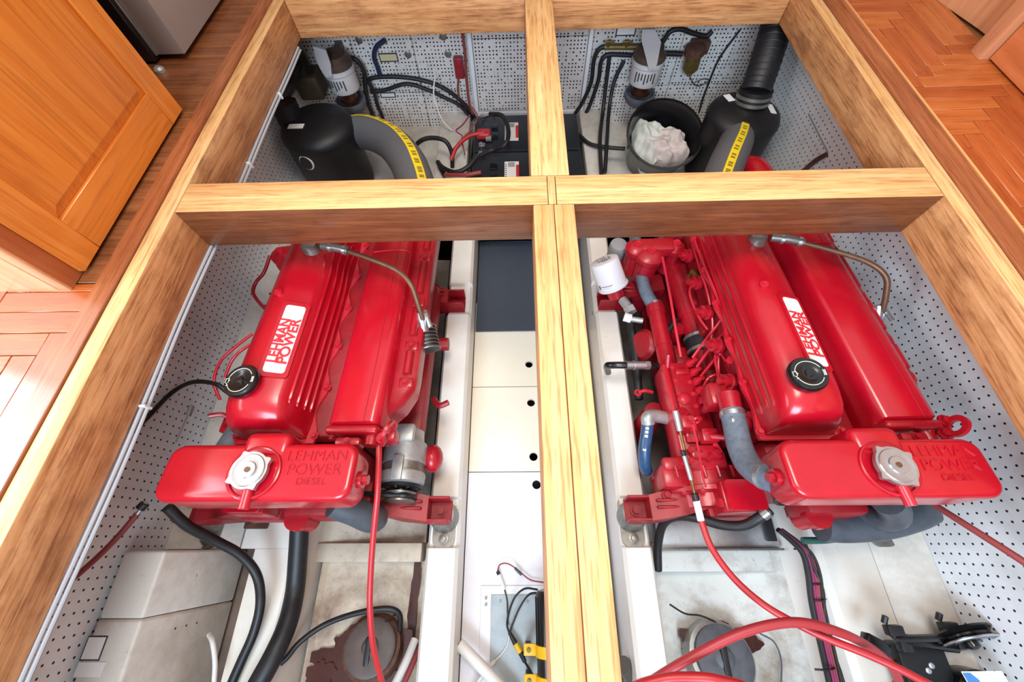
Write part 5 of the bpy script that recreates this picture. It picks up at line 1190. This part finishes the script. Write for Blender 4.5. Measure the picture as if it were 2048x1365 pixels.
# pump wiring
hose('pump_lead', PL([(1075, 1180, -1.02), (1050, 1178, -1.05), (1030, 1195, -1.08), (1018, 1225, -1.10), (1014, 1250, -1.11), (1019, 1268, -1.11)]), .0042, 'black', 'upper black lead looping from the pump', 'wire', 'pump leads', 8)
hose('pump_lead', PL([(1080, 1186, -1.02), (1058, 1190, -1.06), (1040, 1215, -1.09), (1025, 1250, -1.11), (1019, 1268, -1.11)]), .0042, 'black', 'lower black lead looping from the pump', 'wire', 'pump leads', 8)
e = empty('fuse_holder', P(1035, 1295, -1.11), 'black and yellow inline fuse connector beside the pump', 'connector')
f0, f1, f2, f3, f4 = PL([(1019, 1266, -1.11), (1031, 1288, -1.11), (1041, 1305, -1.11), (1050, 1325, -1.10), (1066, 1352, -1.07)])
MB().cyl(f0, f1, .007, .011, 12).build('boot', 'black', e); MB().cyl(f1, f2, .0115, n=12).build('yellow_sleeve', 'yellow', e); MB().cyl(f2, f3, .011, .008, 12).build('boot', 'black', e); MB().tube([f3, f4], .0045, 8, 1).build('lead', 'black', e)
hose('white_wire', PL([(1019, 1268, -1.12), (1015, 1290, -1.13), (1002, 1310, -1.13), (985, 1328, -1.12), (965, 1352, -1.10), (945, 1390, -1.1), (920, 1500, -1.12)]), lambda t: .0035 if t < .45 else .0085, 'white_wire', 'white cable running past the grey access plate', 'cable')
e = empty('inline_fuse', P(1000, 1158, -1.13), 'small clear inline fuse on a red wire above the access plate', 'fuse')
w0 = PL([(1090, 1166, -1.13), (1060, 1160, -1.13), (1035, 1140, -1.12), (1015, 1128, -1.11), (1000, 1130, -1.12), (995, 1143, -1.13)])
MB().tube(w0, .0028, 6, 6).build('red_wire', 'cable_dull', e); MB().cyl(P(1030, 1137, -1.118), P(1043, 1150, -1.125), .006, n=8).build('splice', plain('teal_splice', '2a4a48', .5), e)
MB().cyl(P(995, 1143, -1.13), P(998, 1150, -1.13), .008, n=10).build('end_cap', 'black', e); MB().cyl(P(998, 1150, -1.13), P(1009, 1180, -1.13), .0075, n=12).build('tube', 'white', e)
MB().tube(PL([(1009, 1180, -1.13), (1014, 1200, -1.13), (1015, 1225, -1.12), (1016, 1250, -1.115)]), .003, 6, 4).build('black_wire', 'black', e)
hose('drain_pipe', PL([(918, 1288, -1.06), (990, 1362, -1.07), (1030, 1403, -1.08)]), .0225, 'paint_clean', 'cream plastic pipe entering from the left engine bed', 'pipe', None, 16, 1)
thing('drain_pipe', MB().tube(PL([(1246, 1330, -.96), (1262, 1352, -1.0), (1275, 1390, -1.04)]), .03, 14, 4), plain('dark_grey_hose', '55504c', .5), 'dark grey hose end at the foot of the right engine bed', 'hose')

# ================================================================== BELT DRIVEN PUMP LOWER RIGHT
z0 = -.78
e = empty('belt_pump', P(1880, 1330, -.86), 'black belt driven pump with pulley and blue white label at lower right', 'pump')
p0, p1 = P(1800, 1290, z0), P(1925, 1365, z0)
b = MB(); b.box(p0.x, p1.x, p1.y-.25, p0.y, -.86, z0-.02, .006); b.build('bracket_base', 'black_matt', e)
pu = P(1940, 1285, z0+.03); axp = Vector((.05, -.9, .42)).normalized()
b = MB(); b.lathe(pu-axp*.03, axp, [(.085, 0), (.088, .006), (.07, .016), (.07, .022), (.088, .03), (.085, .036), (.06, .036), (.055, .026), (.022, .026), (.02, .045), (.008, .05)], 36); b.build('pulley', 'black_gloss', e)
MB().ring(pu+axp*.003, axp, .084, .004, 36, 8).build('pulley_rim', 'silver', e)
for i in range(5):
    a = 2*PI*i/5; fx, fy, fz = frame(axp); MB().bolt(pu-axp*.004+(fx*math.cos(a)+fy*math.sin(a))*.042, axp, .006, .006).build('pulley_bolt', 'silver', e)
q = P(1955, 1355, z0); b = MB(); b.lathe((q.x, q.y-.06, z0-.14), (0, 0, 1), [(.07, 0), (.08, .02), (.08, .14), (.06, .16)], 30); b.build('reservoir', 'black_gloss', e)
lp = P(1975, 1362, -.70); dn = (CAM-lp); dn.z = abs(dn.z); dn.normalize(); lx = (_r-dn*_r.dot(dn)).normalized(); ly = dn.cross(lx)
b = MB(); b.prism([(-.05, -.06), (.045, -.06), (.045, .022), (-.05, .022)], -.004, 0, lp, lx, ly, dn); b.build('label_plate', 'label', e)
b = MB(); b.prism([(-.045, -.058), (-.012, -.058), (-.025, -.02), (-.018, .0), (-.03, .018), (-.048, .018)], 0, .0015, lp, lx, ly, dn); b.build('label_blue', plain('label_blue', '3a86d0', .4), e)
for u, v in ((1793, 1262), (1903, 1256)):
    q = P(u, v, z0+.02); b = MB(); b.box(q.x-.03, q.x+.02, q.y-.015, q.y+.015, q.z-.02, q.z+.01, .004); b.box(q.x, q.x+.035, q.y-.06, q.y-.01, q.z-.03, q.z, .004); b.cyl((q.x-.025, q.y+.02, q.z-.01), (q.x-.02, q.y+.04, q.z), .009, n=8); b.build('clamp_lug', 'black', e)
b = MB(); b.tube(PL([(1770, 1258, z0), (1800, 1280, z0+.01), (1860, 1292, z0+.02), (1915, 1300, z0+.02)]), .010, 8, 5); b.build('belt_arm', 'black_gloss', e)
b = MB(); b.tube(PL([(1790, 1278, z0+.01), (1850, 1278, z0+.02), (1920, 1275, z0+.02)]), .012, 8, 5); b.build('tie_bar', 'black_gloss', e)
for u, v in ((1862, 1332), (1856, 1342)):
    q = P(u, v, z0-.02); MB().bolt(q, (0, 0, 1), .006, .008).build('base_bolt', 'silver', e)
q = P(1750, 1290, -.80); b = MB(); b.box(-.036, .036, -.022, .022, -.02, .02, .005, 2, 0, Matrix.Translation(q) @ Matrix.Rotation(-.5, 4, 'Z')); thing('relay_box', b, 'black_gloss', 'small black relay box beside the arching red cable', 'relay')
hose('relay_wire', PL([(1775, 1310, -.82), (1790, 1330, -.84), (1800, 1345, -.84), (1785, 1370, -.84)]), .0045, 'cable', 'red wire pair below the black relay box', 'wire', None, 6)
hose('relay_wire', PL([(1768, 1258, -.8), (1785, 1270, -.8), (1800, 1262, -.78)]), .004, 'black', 'thin black lead above the black relay box', 'wire', None, 6)

# strap and slit on the right pegboard
q = [PX(1653, 309, XR-.008), PX(1630, 322, XR-.012), PX(1604, 345, XR-.02)]
thing('strap', MB().tube(q, .011, 6, 3), 'rust', 'short brown strap hanging on the right pegboard near the cross beam', 'strap')
q0, q1 = PX(1617, 228, XR-.002), PX(1656, 306, XR-.002)
thing('joint_strip', MB().tube([q0, q1], .0035, 6, 1), 'zinc', 'thin grey joint strip on the right pegboard behind the muffler', 'strip')

# housing and strut in the far left corner, shade put into their dark paint
p = PY(612, 150, 2.55); e = empty('pump_housing', (p.x, 2.55, p.z-.12), 'dim brown housing on the bulkhead behind the left fuel filter', 'housing')
mt_ = plain('shaded_tan_paint', '4f4130', .6, 0, 0, .7, 14, '2e2620')
b = MB(); b.box(p.x-.07, p.x+.08, 2.48, 2.635, p.z-.12, p.z+.02, .02, 3); b.build('body', mt_, e)
b = MB(); b.lathe((p.x-.01, 2.54, p.z+.02), (0, 0, 1), [(.06, 0), (.06, .10), (.045, .12), (.02, .125)], 20); b.build('cylinder_head', plain('shaded_dark_paint', '2a2624', .5), e)
hose('vent_hose', [PY(562, 205, 2.2), PY(580, 170, 2.3), PY(590, 140, 2.45), PY(600, 110, 2.55)], .03, 'black', 'dark hose rising in the far left corner', 'hose', None, 14)
